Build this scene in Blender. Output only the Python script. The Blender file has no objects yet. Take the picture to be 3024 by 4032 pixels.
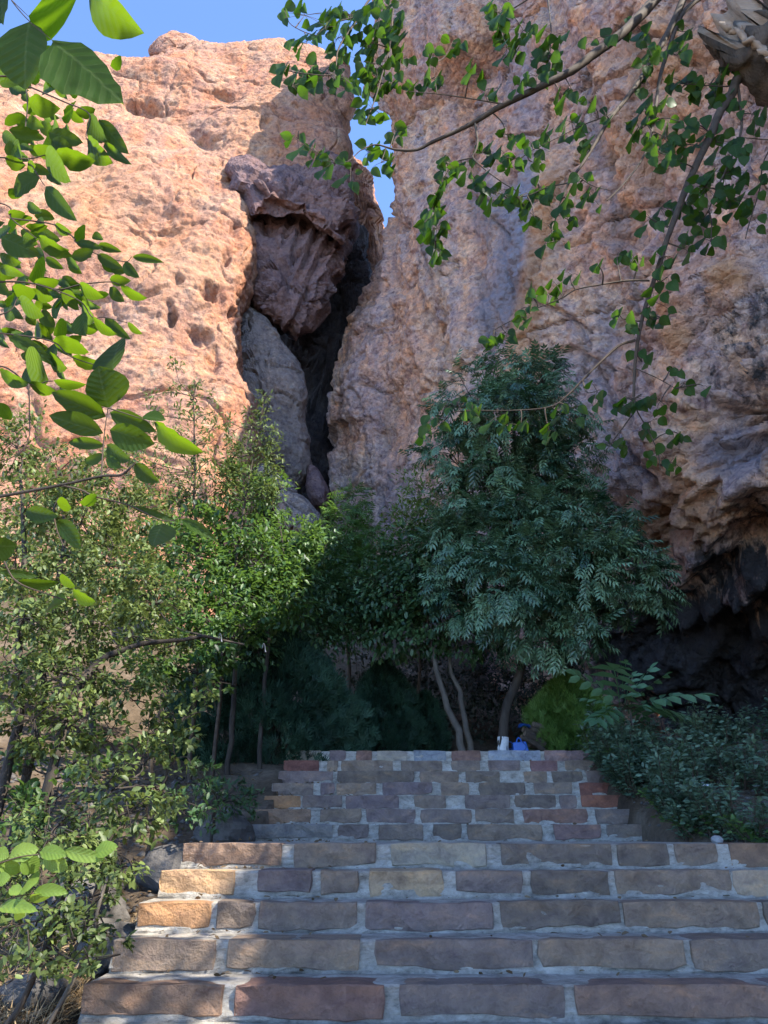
import bpy, math, random
import numpy as np
R = math.radians
random.seed(7)
rng = np.random.default_rng(11)

# ------------------------------------------------------------------ camera, sky, sun, exposure
scene = bpy.context.scene
EYE = np.array([0.0, 0.0, 1.6])          # metres; z = 0 is the ground at the foot of the stairs
FPX, CX, CY = 2933.0, 1512.0, 2016.0     # focal length and centre of the 3024 x 4032 photograph
PITCH = math.atan((3290.0 - CY) / FPX)   # horizon lies at row 3290
cam_d = bpy.data.cameras.new('camera')
cam = bpy.data.objects.new('camera', cam_d)
scene.collection.objects.link(cam)
cam.location = EYE
cam.rotation_euler = (R(90) + PITCH, 0, 0)
cam_d.sensor_fit = 'VERTICAL'
cam_d.sensor_height = 36.0
cam_d.sensor_width = 27.0
cam_d.lens = 36.0 * FPX / 4032.0
cam_d.clip_start = 0.05
cam_d.clip_end = 2000
scene.camera = cam
scene.render.resolution_x, scene.render.resolution_y = 768, 1024

SUN = np.array([0.56, -0.40, 0.74]); SUN /= np.linalg.norm(SUN)   # direction towards the sun
world = bpy.data.worlds.new('World'); scene.world = world
world.use_nodes = True
wn = world.node_tree.nodes; wl = world.node_tree.links
wn.clear()
sky = wn.new('ShaderNodeTexSky'); sky.sky_type = 'NISHITA'; sky.sun_disc = False
sky.sun_elevation = math.asin(SUN[2])
sky.sun_rotation = math.atan2(SUN[0], SUN[1])
sky.altitude = 5000; sky.air_density = 0.68; sky.dust_density = 0.0; sky.ozone_density = 4.5
bg = wn.new('ShaderNodeBackground'); bg.inputs['Strength'].default_value = 0.15
wo = wn.new('ShaderNodeOutputWorld')
wl.new(sky.outputs[0], bg.inputs[0]); wl.new(bg.outputs[0], wo.inputs[0])
sun_d = bpy.data.lights.new('sun', 'SUN'); sun_d.energy = 2.0; sun_d.angle = R(0.5)
sun_d.color = (1.0, 0.94, 0.84)
sun = bpy.data.objects.new('sun', sun_d); scene.collection.objects.link(sun)
sun.rotation_euler = (math.acos(SUN[2]), 0, math.atan2(SUN[1], SUN[0]) + R(90))
sun.location = (0, 0, 60)
scene.view_settings.view_transform = 'Standard'
scene.view_settings.look = 'None'
scene.view_settings.gamma = 1
scene.view_settings.use_curve_mapping = False
scene.view_settings.exposure = 2.88
scene.cycles.max_bounces = 5
scene.cycles.diffuse_bounces = 3
scene.cycles.transparent_max_bounces = 6
scene.cycles.transmission_bounces = 4

# ------------------------------------------------------------------ helpers
def P(px, py, Y):
    """point seen at photo pixel (px, py) that stands at distance Y along the ground"""
    a = (px - CX) / FPX; b = (CY - py) / FPX
    dy = math.cos(PITCH) - b * math.sin(PITCH); dz = math.sin(PITCH) + b * math.cos(PITCH)
    t = Y / dy
    return np.array([a * t, Y, EYE[2] + dz * t])

def Parr(px, py, Y):
    px, py, Y = np.broadcast_arrays(np.asarray(px, float), np.asarray(py, float), np.asarray(Y, float))
    a = (px - CX) / FPX; b = (CY - py) / FPX
    dy = math.cos(PITCH) - b * math.sin(PITCH); dz = math.sin(PITCH) + b * math.cos(PITCH)
    t = Y / dy
    return np.stack([a * t, Y, EYE[2] + dz * t], -1)

def proj(V):
    d = V - EYE
    f = d[..., 1] * math.cos(PITCH) + d[..., 2] * math.sin(PITCH)
    u = -d[..., 1] * math.sin(PITCH) + d[..., 2] * math.cos(PITCH)
    f = np.where(f < 0.05, 0.05, f)
    return CX + FPX * d[..., 0] / f, CY - FPX * u / f

def tag(o, label=None, cat=None, group=None, kind=None):
    if label: o['label'] = label
    if cat: o['category'] = cat
    if group: o['group'] = group
    if kind: o['kind'] = kind
    return o

def mesh_data(name, V, F, mat=None, smooth=False, attrs=None):
    V = np.ascontiguousarray(V, dtype=np.float32)
    me = bpy.data.meshes.new(name)
    if isinstance(F, np.ndarray):
        k = F.shape[1]
        me.vertices.add(len(V)); me.vertices.foreach_set('co', V.ravel())
        me.loops.add(F.size); me.loops.foreach_set('vertex_index', np.ascontiguousarray(F, dtype=np.int32).ravel())
        me.polygons.add(len(F))
        me.polygons.foreach_set('loop_start', np.arange(0, F.size, k, dtype=np.int32))
        me.polygons.foreach_set('loop_total', np.full(len(F), k, dtype=np.int32))
        me.update(calc_edges=True)
    else:
        me.from_pydata([tuple(map(float, v)) for v in V], [], [tuple(map(int, f)) for f in F]); me.update()
    if attrs:
        for an, (dom, arr) in attrs.items():
            arr = np.asarray(arr, dtype=np.float32)
            if arr.ndim == 2:
                a = me.attributes.new(an, 'FLOAT_COLOR', dom)
                if arr.shape[1] == 3: arr = np.concatenate([arr, np.ones((len(arr), 1), np.float32)], 1)
                a.data.foreach_set('color', np.ascontiguousarray(arr).ravel())
            else:
                a = me.attributes.new(an, 'FLOAT', dom); a.data.foreach_set('value', arr)
    if smooth: me.polygons.foreach_set('use_smooth', np.ones(len(me.polygons), dtype=bool))
    if mat: me.materials.append(mat)
    return me

def obj(name, me, parent=None, loc=None):
    o = bpy.data.objects.new(name, me); scene.collection.objects.link(o)
    if parent is not None: o.parent = parent
    if loc is not None: o.location = loc
    return o

def empty(name, loc=(0, 0, 0)):
    o = bpy.data.objects.new(name, None); scene.collection.objects.link(o)
    o.location = loc; o.empty_display_size = 0.2
    return o

def child(name, me, root):
    """mesh is in world coordinates; keep it there under a root that sits elsewhere"""
    o = obj(name, me, root)
    o.location = [-c for c in root_world(root)]
    return o

def root_world(o):
    v = np.zeros(3)
    while o is not None:
        v += np.array(o.location); o = o.parent
    return v

def grid_faces(r, c, wrap=False):
    i = np.arange(r - 1)[:, None]; j = np.arange(c if wrap else c - 1)[None, :]
    j2 = (j + 1) % c
    f = np.stack(np.broadcast_arrays(i * c + j, i * c + j2, (i + 1) * c + j2, (i + 1) * c + j), -1)
    return f.reshape(-1, 4)

# ---- noise on numpy arrays
def _hash(ix, iy, iz, s):
    h = (ix * 374761393 + iy * 668265263 + iz * 2147483647 + s * 1274126177) & 0xFFFFFFFF
    h = ((h ^ (h >> 13)) * 1274126177) & 0xFFFFFFFF
    h = ((h ^ (h >> 16)) * 2246822519) & 0xFFFFFFFF
    return (h ^ (h >> 15)) & 0xFFFFFFFF

_G = rng.normal(size=(256, 3)); _G /= np.linalg.norm(_G, axis=1)[:, None]
def pnoise(p, s=0):
    p = np.asarray(p, float); sh = p.shape[:-1]; p = p.reshape(-1, 3)
    i = np.floor(p).astype(np.int64); f = p - i
    w = f * f * f * (f * (f * 6 - 15) + 10)
    out = np.zeros(len(p))
    for dx in (0, 1):
        for dy in (0, 1):
            for dz in (0, 1):
                h = _hash(i[:, 0] + dx, i[:, 1] + dy, i[:, 2] + dz, s) & 255
                g = _G[h]
                d = ((f[:, 0] - dx) * g[:, 0] + (f[:, 1] - dy) * g[:, 1] + (f[:, 2] - dz) * g[:, 2])
                out += d * (w[:, 0] if dx else 1 - w[:, 0]) * (w[:, 1] if dy else 1 - w[:, 1]) * (w[:, 2] if dz else 1 - w[:, 2])
    return (out * 1.6).reshape(sh)

def fbm(p, o=4, s=0, g=0.5):
    a = 1.0; t = 0; r = 0
    for k in range(o):
        r = r + a * pnoise(np.asarray(p) * 2.03 ** k, s + k); t += a; a *= g
    return r / t

def ridged(p, o=3, s=0):
    a = 1.0; t = 0; r = 0
    for k in range(o):
        r = r + a * (1 - np.abs(pnoise(np.asarray(p) * 2.1 ** k, s + k)) * 2); t += a; a *= 0.5
    return r / t

def worley(p, s=0):
    p = np.asarray(p, float); sh = p.shape[:-1]; p = p.reshape(-1, 3)
    i = np.floor(p).astype(np.int64); best = np.full(len(p), 9.0); bid = np.zeros(len(p), np.int64)
    for dx in (-1, 0, 1):
        for dy in (-1, 0, 1):
            for dz in (-1, 0, 1):
                c = i + (dx, dy, dz)
                h = _hash(c[:, 0], c[:, 1], c[:, 2], s)
                q = c + np.stack([(h & 1023) / 1023., ((h >> 10) & 1023) / 1023., ((h >> 20) & 1023) / 1023.], -1)
                d = np.linalg.norm(p - q, axis=1)
                m = d < best
                best = np.where(m, d, best); bid = np.where(m, h, bid)
    return best.reshape(sh), ((bid >> 5) & 1023).reshape(sh) / 1023.

def sstep(a, b, x):
    t = np.clip((x - a) / (b - a), 0, 1); return t * t * (3 - 2 * t)

def catmull(C, n):
    """C: (m, ...) control values -> (n, ...) through them"""
    C = np.asarray(C, float); m = len(C)
    u = np.linspace(0, m - 1, n) if np.isscalar(n) else np.asarray(n)
    i = np.clip(np.floor(u).astype(int), 0, m - 2); t = (u - i).reshape((-1,) + (1,) * (C.ndim - 1))
    def at(k):
        lo = 2 * C[0] - C[1]; hi = 2 * C[-1] - C[-2]
        ext = np.concatenate([lo[None], C, hi[None]]); return ext[np.clip(k + 1, 0, m + 1)]
    p0, p1, p2, p3 = at(i - 1), at(i), at(i + 1), at(i + 2)
    return 0.5 * (2 * p1 + (p2 - p0) * t + (2 * p0 - 5 * p1 + 4 * p2 - p3) * t ** 2 + (3 * p1 - p0 - 3 * p2 + p3) * t ** 3)

def loft(net, nr, nc):
    g = catmull(np.asarray(net, float), nr)
    return np.swapaxes(catmull(np.swapaxes(g, 0, 1), nc), 0, 1)

def grid_normals(g, toward=None):
    du = np.gradient(g, axis=1); dv = np.gradient(g, axis=0)
    n = np.cross(du, dv); n /= np.linalg.norm(n, axis=-1)[..., None] + 1e-9
    return n

# ---- materials
def nmat(name):
    m = bpy.data.materials.new(name); m.use_nodes = True
    n = m.node_tree.nodes; n.clear()
    out = n.new('ShaderNodeOutputMaterial')
    return m, n, m.node_tree.links, out

def ramp(n, stops, interp='LINEAR'):
    r = n.new('ShaderNodeValToRGB'); cr = r.color_ramp; cr.interpolation = interp
    while len(cr.elements) > 1: cr.elements.remove(cr.elements[-1])
    cr.elements[0].position = stops[0][0]; cr.elements[0].color = (*stops[0][1], 1)
    for p, c in stops[1:]:
        e = cr.elements.new(p); e.color = (*c, 1)
    return r

def noise_node(n, l, vec, scale, detail=5, rough=0.55, dist=0.0):
    t = n.new('ShaderNodeTexNoise'); t.inputs['Scale'].default_value = scale
    t.inputs['Detail'].default_value = detail; t.inputs['Roughness'].default_value = rough
    t.inputs['Distortion'].default_value = dist
    if vec is not None: l.new(vec, t.inputs['Vector'])
    return t

def mapping(n, l, vec, scale=(1, 1, 1), rot=(0, 0, 0)):
    m = n.new('ShaderNodeMapping'); m.inputs['Scale'].default_value = scale; m.inputs['Rotation'].default_value = rot
    l.new(vec, m.inputs['Vector']); return m.outputs[0]

def mix(n, l, fac, a, b, mode='MIX'):
    m = n.new('ShaderNodeMix'); m.data_type = 'RGBA'; m.blend_type = mode
    for s, v in ((0, fac), (6, a), (7, b)):
        if hasattr(v, 'is_linked'): l.new(v, m.inputs[s])
        elif s == 0: m.inputs[0].default_value = v
        else: m.inputs[s].default_value = (*v, 1)
    return m.outputs[2]

def rock_material(name, cols, stain_shade=(0.055, 0.050, 0.050), bump=0.5, pebble=0.4, scale=1.0, attr=True, streak=0.5, contrast=0.6, dark=0.0, cracks=0.5):
    m, n, l, out = nmat(name)
    g = n.new('ShaderNodeNewGeometry'); pos = g.outputs['Position']
    big = noise_node(n, l, pos, 0.22 * scale, 4, 0.62, 0.0)
    med = noise_node(n, l, pos, 1.3 * scale, 4, 0.65, 0.0)
    stv = mapping(n, l, pos, (1.1 * scale, 1.1 * scale, 0.12 * scale))
    st = noise_node(n, l, stv, 1.0, 3, 0.6, 0.0)
    c1 = ramp(n, [(0.30, cols[0]), (0.44, cols[1]), (0.56, cols[2]), (0.70, cols[3])])
    l.new(big.outputs['Fac'], c1.inputs[0])
    c2 = ramp(n, [(0.28, cols[3]), (0.45, cols[0]), (0.55, cols[2]), (0.72, cols[1])])
    l.new(med.outputs['Fac'], c2.inputs[0])
    base = mix(n, l, 0.45, c1.outputs[0], c2.outputs[0])
    sr = ramp(n, [(0.45, (0, 0, 0)), (0.58, (1, 1, 1))]); l.new(st.outputs['Fac'], sr.inputs[0])
    sm = n.new('ShaderNodeMath'); sm.operation = 'MULTIPLY'; sm.inputs[1].default_value = streak
    l.new(sr.outputs[0], sm.inputs[0])
    base = mix(n, l, sm.outputs[0], base, cols[4])
    fine = noise_node(n, l, pos, 9 * scale, 3, 0.7)
    fr = ramp(n, [(0.28, (0.36, 0.34, 0.34)), (0.44, (0.92, 0.91, 0.90)), (0.55, (1.05, 1.05, 1.03)), (0.72, (1.4, 1.36, 1.3))]); l.new(fine.outputs['Fac'], fr.inputs[0])
    base = mix(n, l, 0.8, base, fr.outputs[0], 'MULTIPLY')
    pt = noise_node(n, l, pos, 3.2 * scale, 3, 0.7, 0.0)
    pr = ramp(n, [(0.34, (0.58, 0.54, 0.60)), (0.46, (0.95, 0.95, 0.97)), (0.54, (1.05, 1.0, 0.95)), (0.68, (1.32, 1.22, 1.08))]); l.new(pt.outputs['Fac'], pr.inputs[0])
    base = mix(n, l, contrast, base, pr.outputs[0], 'MULTIPLY')
    vor = n.new('ShaderNodeTexVoronoi'); vor.inputs['Scale'].default_value = 5.5 * scale; l.new(pos, vor.inputs['Vector'])
    vc = n.new('ShaderNodeSeparateColor'); l.new(vor.outputs['Color'], vc.inputs[0])
    vr = ramp(n, [(0.0, (0.72, 0.70, 0.70)), (0.6, (1, 1, 1)), (1.0, (1.2, 1.12, 1.05))]); l.new(vc.outputs[0], vr.inputs[0])
    base = mix(n, l, pebble, base, vr.outputs[0], 'MULTIPLY')
    if dark:
        ds = noise_node(n, l, mapping(n, l, pos, (0.75 * scale, 0.75 * scale, 0.07 * scale)), 1.0, 4, 0.65, 0.0)
        dr = ramp(n, [(0.53, (0, 0, 0)), (0.66, (dark, dark, dark))]); l.new(ds.outputs['Fac'], dr.inputs[0])
        base = mix(n, l, dr.outputs[0], base, (0.115, 0.098, 0.10))
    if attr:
        at = n.new('ShaderNodeAttribute'); at.attribute_name = 'stain_shade'
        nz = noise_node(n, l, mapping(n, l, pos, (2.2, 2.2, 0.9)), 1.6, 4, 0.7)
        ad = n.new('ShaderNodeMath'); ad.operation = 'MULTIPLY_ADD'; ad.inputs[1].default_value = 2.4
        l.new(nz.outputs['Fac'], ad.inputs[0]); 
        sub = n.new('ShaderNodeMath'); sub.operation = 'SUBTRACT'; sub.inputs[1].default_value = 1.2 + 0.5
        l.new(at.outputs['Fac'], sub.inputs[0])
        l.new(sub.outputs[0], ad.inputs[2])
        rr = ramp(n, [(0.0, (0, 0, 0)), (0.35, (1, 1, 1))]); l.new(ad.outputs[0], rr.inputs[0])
        base = mix(n, l, rr.outputs[0], base, stain_shade)
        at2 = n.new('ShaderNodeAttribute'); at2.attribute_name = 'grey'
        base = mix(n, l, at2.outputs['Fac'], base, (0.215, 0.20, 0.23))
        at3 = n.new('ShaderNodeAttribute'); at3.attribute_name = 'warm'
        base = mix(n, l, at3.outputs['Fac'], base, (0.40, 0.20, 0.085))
    b = n.new('ShaderNodeBsdfPrincipled'); b.inputs['Roughness'].default_value = 0.92
    b.inputs['Specular IOR Level'].default_value = 0.2
    l.new(base, b.inputs['Base Color'])
    bn = noise_node(n, l, pos, 4.5 * scale, 5, 0.75, 0.0)
    add = n.new('ShaderNodeMath'); add.operation = 'MULTIPLY_ADD'; add.inputs[1].default_value = -pebble
    l.new(vor.outputs['Distance'], add.inputs[0]); l.new(bn.outputs['Fac'], add.inputs[2])
    bp = n.new('ShaderNodeBump'); bp.inputs['Strength'].default_value = bump; bp.inputs['Distance'].default_value = 0.25
    l.new(add.outputs[0], bp.inputs['Height']); l.new(bp.outputs[0], b.inputs['Normal'])
    l.new(b.outputs[0], out.inputs[0])
    return m

def simple_material(name, a, b, scale=8.0, rough=0.8, bump=0.3, dist=0.02, rand=0.0, spec=0.3, stretch=(1, 1, 1), coords='Object'):
    m, n, l, out = nmat(name)
    tc = n.new('ShaderNodeTexCoord')
    v = mapping(n, l, tc.outputs[coords], stretch)
    t = noise_node(n, l, v, scale, 7, 0.65, 0.2)
    r = ramp(n, [(0.3, a), (0.7, b)]); l.new(t.outputs['Fac'], r.inputs[0])
    col = r.outputs[0]
    if rand:
        oi = n.new('ShaderNodeObjectInfo')
        hs = n.new('ShaderNodeHueSaturation'); l.new(col, hs.inputs['Color'])
        mr = n.new('ShaderNodeMapRange'); mr.inputs[3].default_value = 1 - rand; mr.inputs[4].default_value = 1 + rand
        l.new(oi.outputs['Random'], mr.inputs[0]); l.new(mr.outputs[0], hs.inputs['Value']); col = hs.outputs[0]
    p = n.new('ShaderNodeBsdfPrincipled'); p.inputs['Roughness'].default_value = rough
    p.inputs['Specular IOR Level'].default_value = spec
    l.new(col, p.inputs['Base Color'])
    if bump:
        t2 = noise_node(n, l, v, scale * 3.5, 8, 0.7)
        bp = n.new('ShaderNodeBump'); bp.inputs['Strength'].default_value = bump; bp.inputs['Distance'].default_value = dist
        l.new(t2.outputs['Fac'], bp.inputs['Height']); l.new(bp.outputs[0], p.inputs['Normal'])
    l.new(p.outputs[0], out.inputs[0])
    return m
# ------------------------------------------------------------------ the cliffs
ROCK_L = rock_material('ochre_rock', [(0.33, 0.155, 0.085), (0.35, 0.220, 0.138), (0.32, 0.132, 0.070), (0.40, 0.31, 0.215), (0.28, 0.170, 0.130)], bump=0.6, pebble=0.3, streak=0.45, contrast=0.95)
ROCK_R = rock_material('pink_grey_conglomerate', [(0.57, 0.340, 0.232), (0.62, 0.450, 0.320), (0.58, 0.295, 0.182), (0.55, 0.42, 0.36), (0.34, 0.275, 0.29)], bump=1.0, pebble=0.6, streak=0.55, contrast=1.0, dark=0.65, cracks=0.6)
ROCK_G = rock_material('purple_gorge_rock', [(0.195, 0.110, 0.100), (0.165, 0.112, 0.112), (0.21, 0.122, 0.102), (0.145, 0.108, 0.112), (0.115, 0.09, 0.097)], bump=0.9, pebble=0.35, streak=0.3)
ROCK_P = rock_material('pale_dusty_rock', [(0.40, 0.33, 0.27), (0.36, 0.30, 0.26), (0.44, 0.36, 0.29), (0.33, 0.29, 0.27), (0.28, 0.25, 0.24)], bump=0.6, pebble=0.3, streak=0.2, attr=False)

ROCK_K = rock_material('shaded_crack_rock', [(0.045, 0.036, 0.036), (0.055, 0.046, 0.044), (0.05, 0.038, 0.035), (0.07, 0.06, 0.06), (0.035, 0.03, 0.032)], bump=0.9, pebble=0.3, streak=0.4)  # gorge wall colour darkened to carry the crevice's shade
ROCK_D = rock_material('grey_gorge_slab', [(0.20, 0.155, 0.13), (0.175, 0.14, 0.122), (0.215, 0.162, 0.135), (0.185, 0.155, 0.142), (0.145, 0.122, 0.115)], bump=0.8, pebble=0.4, streak=0.3)
def rock_relief(g, n, amp=1.0, strata=(0.35, 1.0), s=0, peb=0.0, pocks=0.5, low=1.0, sa=0.16, facet=1.0, fiss=1.0):
    """displace a grid along its normals: big bulges, slanting ribs, pock holes, grit"""
    d = 0.75 * low * fbm(g / 5.5, 3, s)
    # slanting strata
    a = strata[0]; q = g.copy()
    z = q[..., 2] * math.cos(a) + q[..., 0] * math.sin(a); x = -q[..., 2] * math.sin(a) + q[..., 0] * math.cos(a)
    w = 0.6 * fbm(g / 2.5, 2, s + 5)
    sp = np.stack([x * 0.18 + w, q[..., 1] * 0.25, z * 0.75 * strata[1] + w], -1)
    d = d + sa * (ridged(sp, 3, s + 9) - 0.55)
    fd, fi = worley(g / np.array([2.4, 2.4, 1.9]) + 0.35 * np.stack([fbm(g / 1.8, 2, s + 60)] * 3, -1), s + 61)
    fd2, fi2 = worley(g / 0.95 + 0.3 * np.stack([fbm(g / .8, 2, s + 63)] * 3, -1), s + 64)
    d = d + facet * ((fi - .5) * (1 - sstep(.35, .75, fd)) * .5 + (fi2 - .5) * (1 - sstep(.3, .7, fd2)) * .24)
    d = d + 0.16 * fbm(g / 1.1, 4, s + 20, 0.6)
    d = d + 0.10 * (ridged(g / 0.8, 3, s + 27) - 0.6)
    wd, wi = worley(g / np.array([1.7, 1.7, 2.0]), s + 31)
    d = d - pocks * np.where(wi > 0.82, 1, 0) * (1 - sstep(0.12, 0.34, wd))
    wd2, wi2 = worley(g / 0.6, s + 33)
    d = d - pocks * 0.28 * np.where(wi2 > 0.75, 1, 0) * (1 - sstep(0.1, 0.4, wd2))
    fz = pnoise(np.stack([g[..., 0] * .35 + .5 * w, g[..., 1] * .35, g[..., 2] * .16 + .5 * w], -1), s + 70)
    d = d - 0.38 * fiss * (1 - sstep(0.0, 0.035, np.abs(fz)))
    fz2 = pnoise(np.stack([g[..., 0] * .2 + w, g[..., 1] * .2, g[..., 2] * .55 + w], -1), s + 72)
    d = d - 0.30 * fiss * (1 - sstep(0.0, 0.04, np.abs(fz2)))
    if peb:
        wd3, _ = worley(g / 0.42, s + 41)
        wd4, _ = worley(g / 0.2, s + 43)
        d = d + peb * (0.16 * (0.5 - wd3) + 0.08 * (0.5 - wd4))
    d = d + 0.09 * fbm(g / 0.28, 3, s + 50, 0.65) + 0.07 * (ridged(g / np.array([.45, .45, .3]), 2, s + 55) - .6)
    return g + n * (d * amp)[..., None]

def pxblob(px, py, pts):
    """soft mask 0..1 from ellipses (cx, cy, rx, ry, strength)"""
    m = np.zeros(px.shape)
    for cx, cy, rx, ry, st in pts:
        r = np.sqrt(((px - cx) / rx) ** 2 + ((py - cy) / ry) ** 2)
        m = np.maximum(m, st * (1 - sstep(0.35, 1.15, r)))
    return m

def rock_obj(name, g, mat, stain_shade=None, grey=None, warm=None, wrap=False, smooth=False):
    r, c = g.shape[:2]
    at = {}
    for k, v in (('stain_shade', stain_shade), ('grey', grey), ('warm', warm)):
        at[k] = ('POINT', (np.zeros((r, c)) if v is None else v).ravel())
    me = mesh_data(name, g.reshape(-1, 3), grid_faces(r, c, wrap), mat, smooth, at)
    return obj(name, me)

def orient(g, n):
    # make normals look back to the camera side
    s = np.sum(n * (EYE - g), -1).mean()
    return n if s > 0 else -n

# --- right cliff: a wall running from beside the stairs back to the gorge, in plan
edge_px = {-420: 1545, 0: 1560, 210: 1560, 330: 1565, 430: 1575, 500: 1606, 600: 1603, 700: 1598, 740: 1585, 790: 1597, 830: 1592, 860: 1562, 920: 1541, 980: 1524, 1100: 1462, 1280: 1390, 1450: 1335, 1600: 1300, 1750: 1288, 1950: 1268, 2100: 1280, 2300: 1290, 2600: 1300}
ek = np.array(sorted(edge_px)); ev = np.array([edge_px[k] for k in ek], float)
plan = [(1.0, 20.8), (3.1, 16.8), (4.75, 13.4), (6.0, 10.6), (7.1, 7.4), (8.1, 3.2), (8.9, -1.5), (9.6, -7), (10.5, -14), (12, -24)]
tops = [40, 36.5, 30, 24, 19.5, 16.2, 15.0, 12.9, 9.5, 9.0, 9.0]   # above the eye; out-of-view columns are shaped to shade the stairs
NZ = 27
rows = []
for k in range(NZ):
    v = k / (NZ - 1)
    row = []
    # edge column
    z = EYE[2] + (-1.0 + 41 * v)
    YE = 24.0
    pyk = CY - FPX * math.tan(math.atan((z - EYE[2]) / YE) - PITCH)
    ex = np.interp(pyk, ek, ev)
    ex = ex + 125 * (1 - sstep(820, 920, pyk))
    pe = P(ex, pyk, YE)
    row.append((pe[0] + 4.5, 26.8, z - 2.5 * v)); row.append((pe[0] + 1.2, 26.2, z - 1.0 * v)); row.append((pe[0] + 0.50, 24.9, z))
    row.append((pe[0] + 0.52, 23.6, z))
    for (x, y), tp in zip(plan, tops[1:]):
        zz = EYE[2] + (-1.6 + (tp + 1.6) * v)
        h = zz - EYE[2]
        off = 0.0
        w = 1 - sstep(15.0, 18.0, y)              # cave under the overhang, near part only
        w2 = sstep(-2, 4, y)
        lip = 5.2 - 0.16 * (13 - y)
        off += -4.6 * w * w2 * (1 - sstep(lip - 3.6, lip + 0.2, h))      # recess
        off += 0.75 * w * w2 * np.exp(-((h - lip - 1.5) / 1.6) ** 2)     # lip
        off += 0.035 * max(h - 7, 0)                                     # leans out above
        nx, ny = -0.87, -0.49
        row.append((x + nx * off, y + ny * off, zz))
    rows.append(row)
net = np.array(rows)
colu = np.concatenate([np.linspace(0, 2, 26), np.linspace(2.04, 8.4, 420), np.linspace(8.5, 13, 50)])
g0 = catmull(net, 520)
g0 = np.swapaxes(catmull(np.swapaxes(g0, 0, 1), colu), 0, 1)
n0 = grid_normals(g0)
if np.sum(n0[200, 250] * (EYE - g0[200, 250])) < 0: n0 = -n0
px0, py0 = proj(g0)
peb = 0.35 + 1.0 * sstep(1900, 2500, px0 + 0.25 * (py0 - 1000))
g = rock_relief(g0, n0, 1.0, (-0.9, 0.9), 3, 0.0, 0.22, 0.9, 0.2, 0.8)
g = g + n0 * (peb * (0.26 * (0.45 - worley(g0 / 0.5, 71)[0]) + 0.15 * (0.45 - worley(g0 / 0.24, 73)[0])))[..., None]
# ledgy overhanging strata on the near right side
lw = sstep(2450, 2750, px0) * sstep(900, 1200, py0) * (1 - sstep(2500, 2800, py0))
st = np.stack([g0[..., 0] * .3, g0[..., 1] * .3, (g0[..., 2] - 0.45 * g0[..., 0]) * 1.1], -1)
g = g + n0 * (lw * 0.8 * (ridged(st, 3, 88) - 0.5))[..., None]
cw = sstep(2200, 2600, px0) * sstep(700, 1100, py0)
fa, fb = worley(g0 / np.array([.9, .9, .55]) + 0.3 * np.stack([fbm(g0 / .8, 2, 92)] * 3, -1), 93)
g = g + n0 * (cw * (fb - .5) * .55 * (1 - sstep(.3, .7, fa)))[..., None]
# deep vertical groove and column edges high on the wall
groove = np.exp(-((px0 - (1890 - 0.06 * py0)) / 60) ** 2) * (1 - sstep(300, 480, py0))
groove2 = np.exp(-((px0 - 2030) / 45) ** 2) * sstep(640, 760, py0) * (1 - sstep(1250, 1420, py0))
crease = 1950 - 0.42 * py0 + 25 * np.sin(py0 / 70.)
g = g - n0 * (0.9 * np.exp(-((px0 - crease) / 34) ** 2) * (1 - sstep(330, 520, py0)))[..., None]
g = g + n0 * (0.8 * (1 - sstep(-70, 10, px0 - crease)) * (1 - sstep(300, 500, py0)))[..., None]
slab = np.interp(py0, [300, 700, 1000, 1300, 1500], [2190, 2115, 2060, 1985, 1960])
g = g + n0 * (0.75 * sstep(-12, 22, px0 - slab) * (1 - sstep(120, 420, px0 - slab)) * sstep(420, 760, py0) * (1 - sstep(1350, 1650, py0)) - 0.7 * groove2)[..., None]
ribs = ridged(np.stack([g0[..., 0] * .9 + g0[..., 1] * .9, g0[..., 1] * .1, g0[..., 2] * .07], -1), 3, 444) - .55
g = g + n0 * (0.65 * ribs * (1 - sstep(1500, 2000, py0)))[..., None]
bump2 = pxblob(px0, py0, [(1500, 1350, 190, 480, .7), (1700, 1900, 260, 260, .3), (2600, 1150, 300, 260, .5)])
g = g + n0 * (0.6 * bump2)[..., None]
px0, py0 = proj(g)
stain_shade = pxblob(px0, py0, [(2950, 1350, 260, 420, .55), (2760, 1180, 110, 90, .5), (2720, 1350, 90, 120, .5), (2520, 2230, 190, 190, .6), (2900, 2330, 330, 330, .9), (2700, 2560, 520, 330, 1.2), (2970, 2000, 150, 150, .55), (2900, 2750, 520, 320, 1.2), (1900, 900, 90, 200, .3)])  # black rock stains, plus the cave's shade put into the colour
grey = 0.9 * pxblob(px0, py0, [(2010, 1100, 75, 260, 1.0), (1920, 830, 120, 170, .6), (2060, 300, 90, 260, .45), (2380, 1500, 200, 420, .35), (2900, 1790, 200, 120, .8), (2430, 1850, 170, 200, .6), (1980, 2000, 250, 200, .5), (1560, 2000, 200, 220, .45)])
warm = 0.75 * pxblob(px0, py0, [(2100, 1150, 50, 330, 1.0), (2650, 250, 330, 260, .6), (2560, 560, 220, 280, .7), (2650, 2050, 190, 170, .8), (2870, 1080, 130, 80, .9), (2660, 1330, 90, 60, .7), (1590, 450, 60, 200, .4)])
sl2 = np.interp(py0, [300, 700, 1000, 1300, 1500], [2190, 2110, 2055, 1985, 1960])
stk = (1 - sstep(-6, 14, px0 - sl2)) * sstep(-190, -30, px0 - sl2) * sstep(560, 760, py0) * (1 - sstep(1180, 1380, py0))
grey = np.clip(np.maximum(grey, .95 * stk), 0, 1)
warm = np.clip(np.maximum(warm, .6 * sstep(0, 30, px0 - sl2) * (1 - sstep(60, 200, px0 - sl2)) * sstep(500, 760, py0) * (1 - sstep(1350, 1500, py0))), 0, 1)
cliff_r = rock_obj('right_cliff', g, ROCK_R, stain_shade, grey, warm)
tag(cliff_r, kind='structure')

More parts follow.
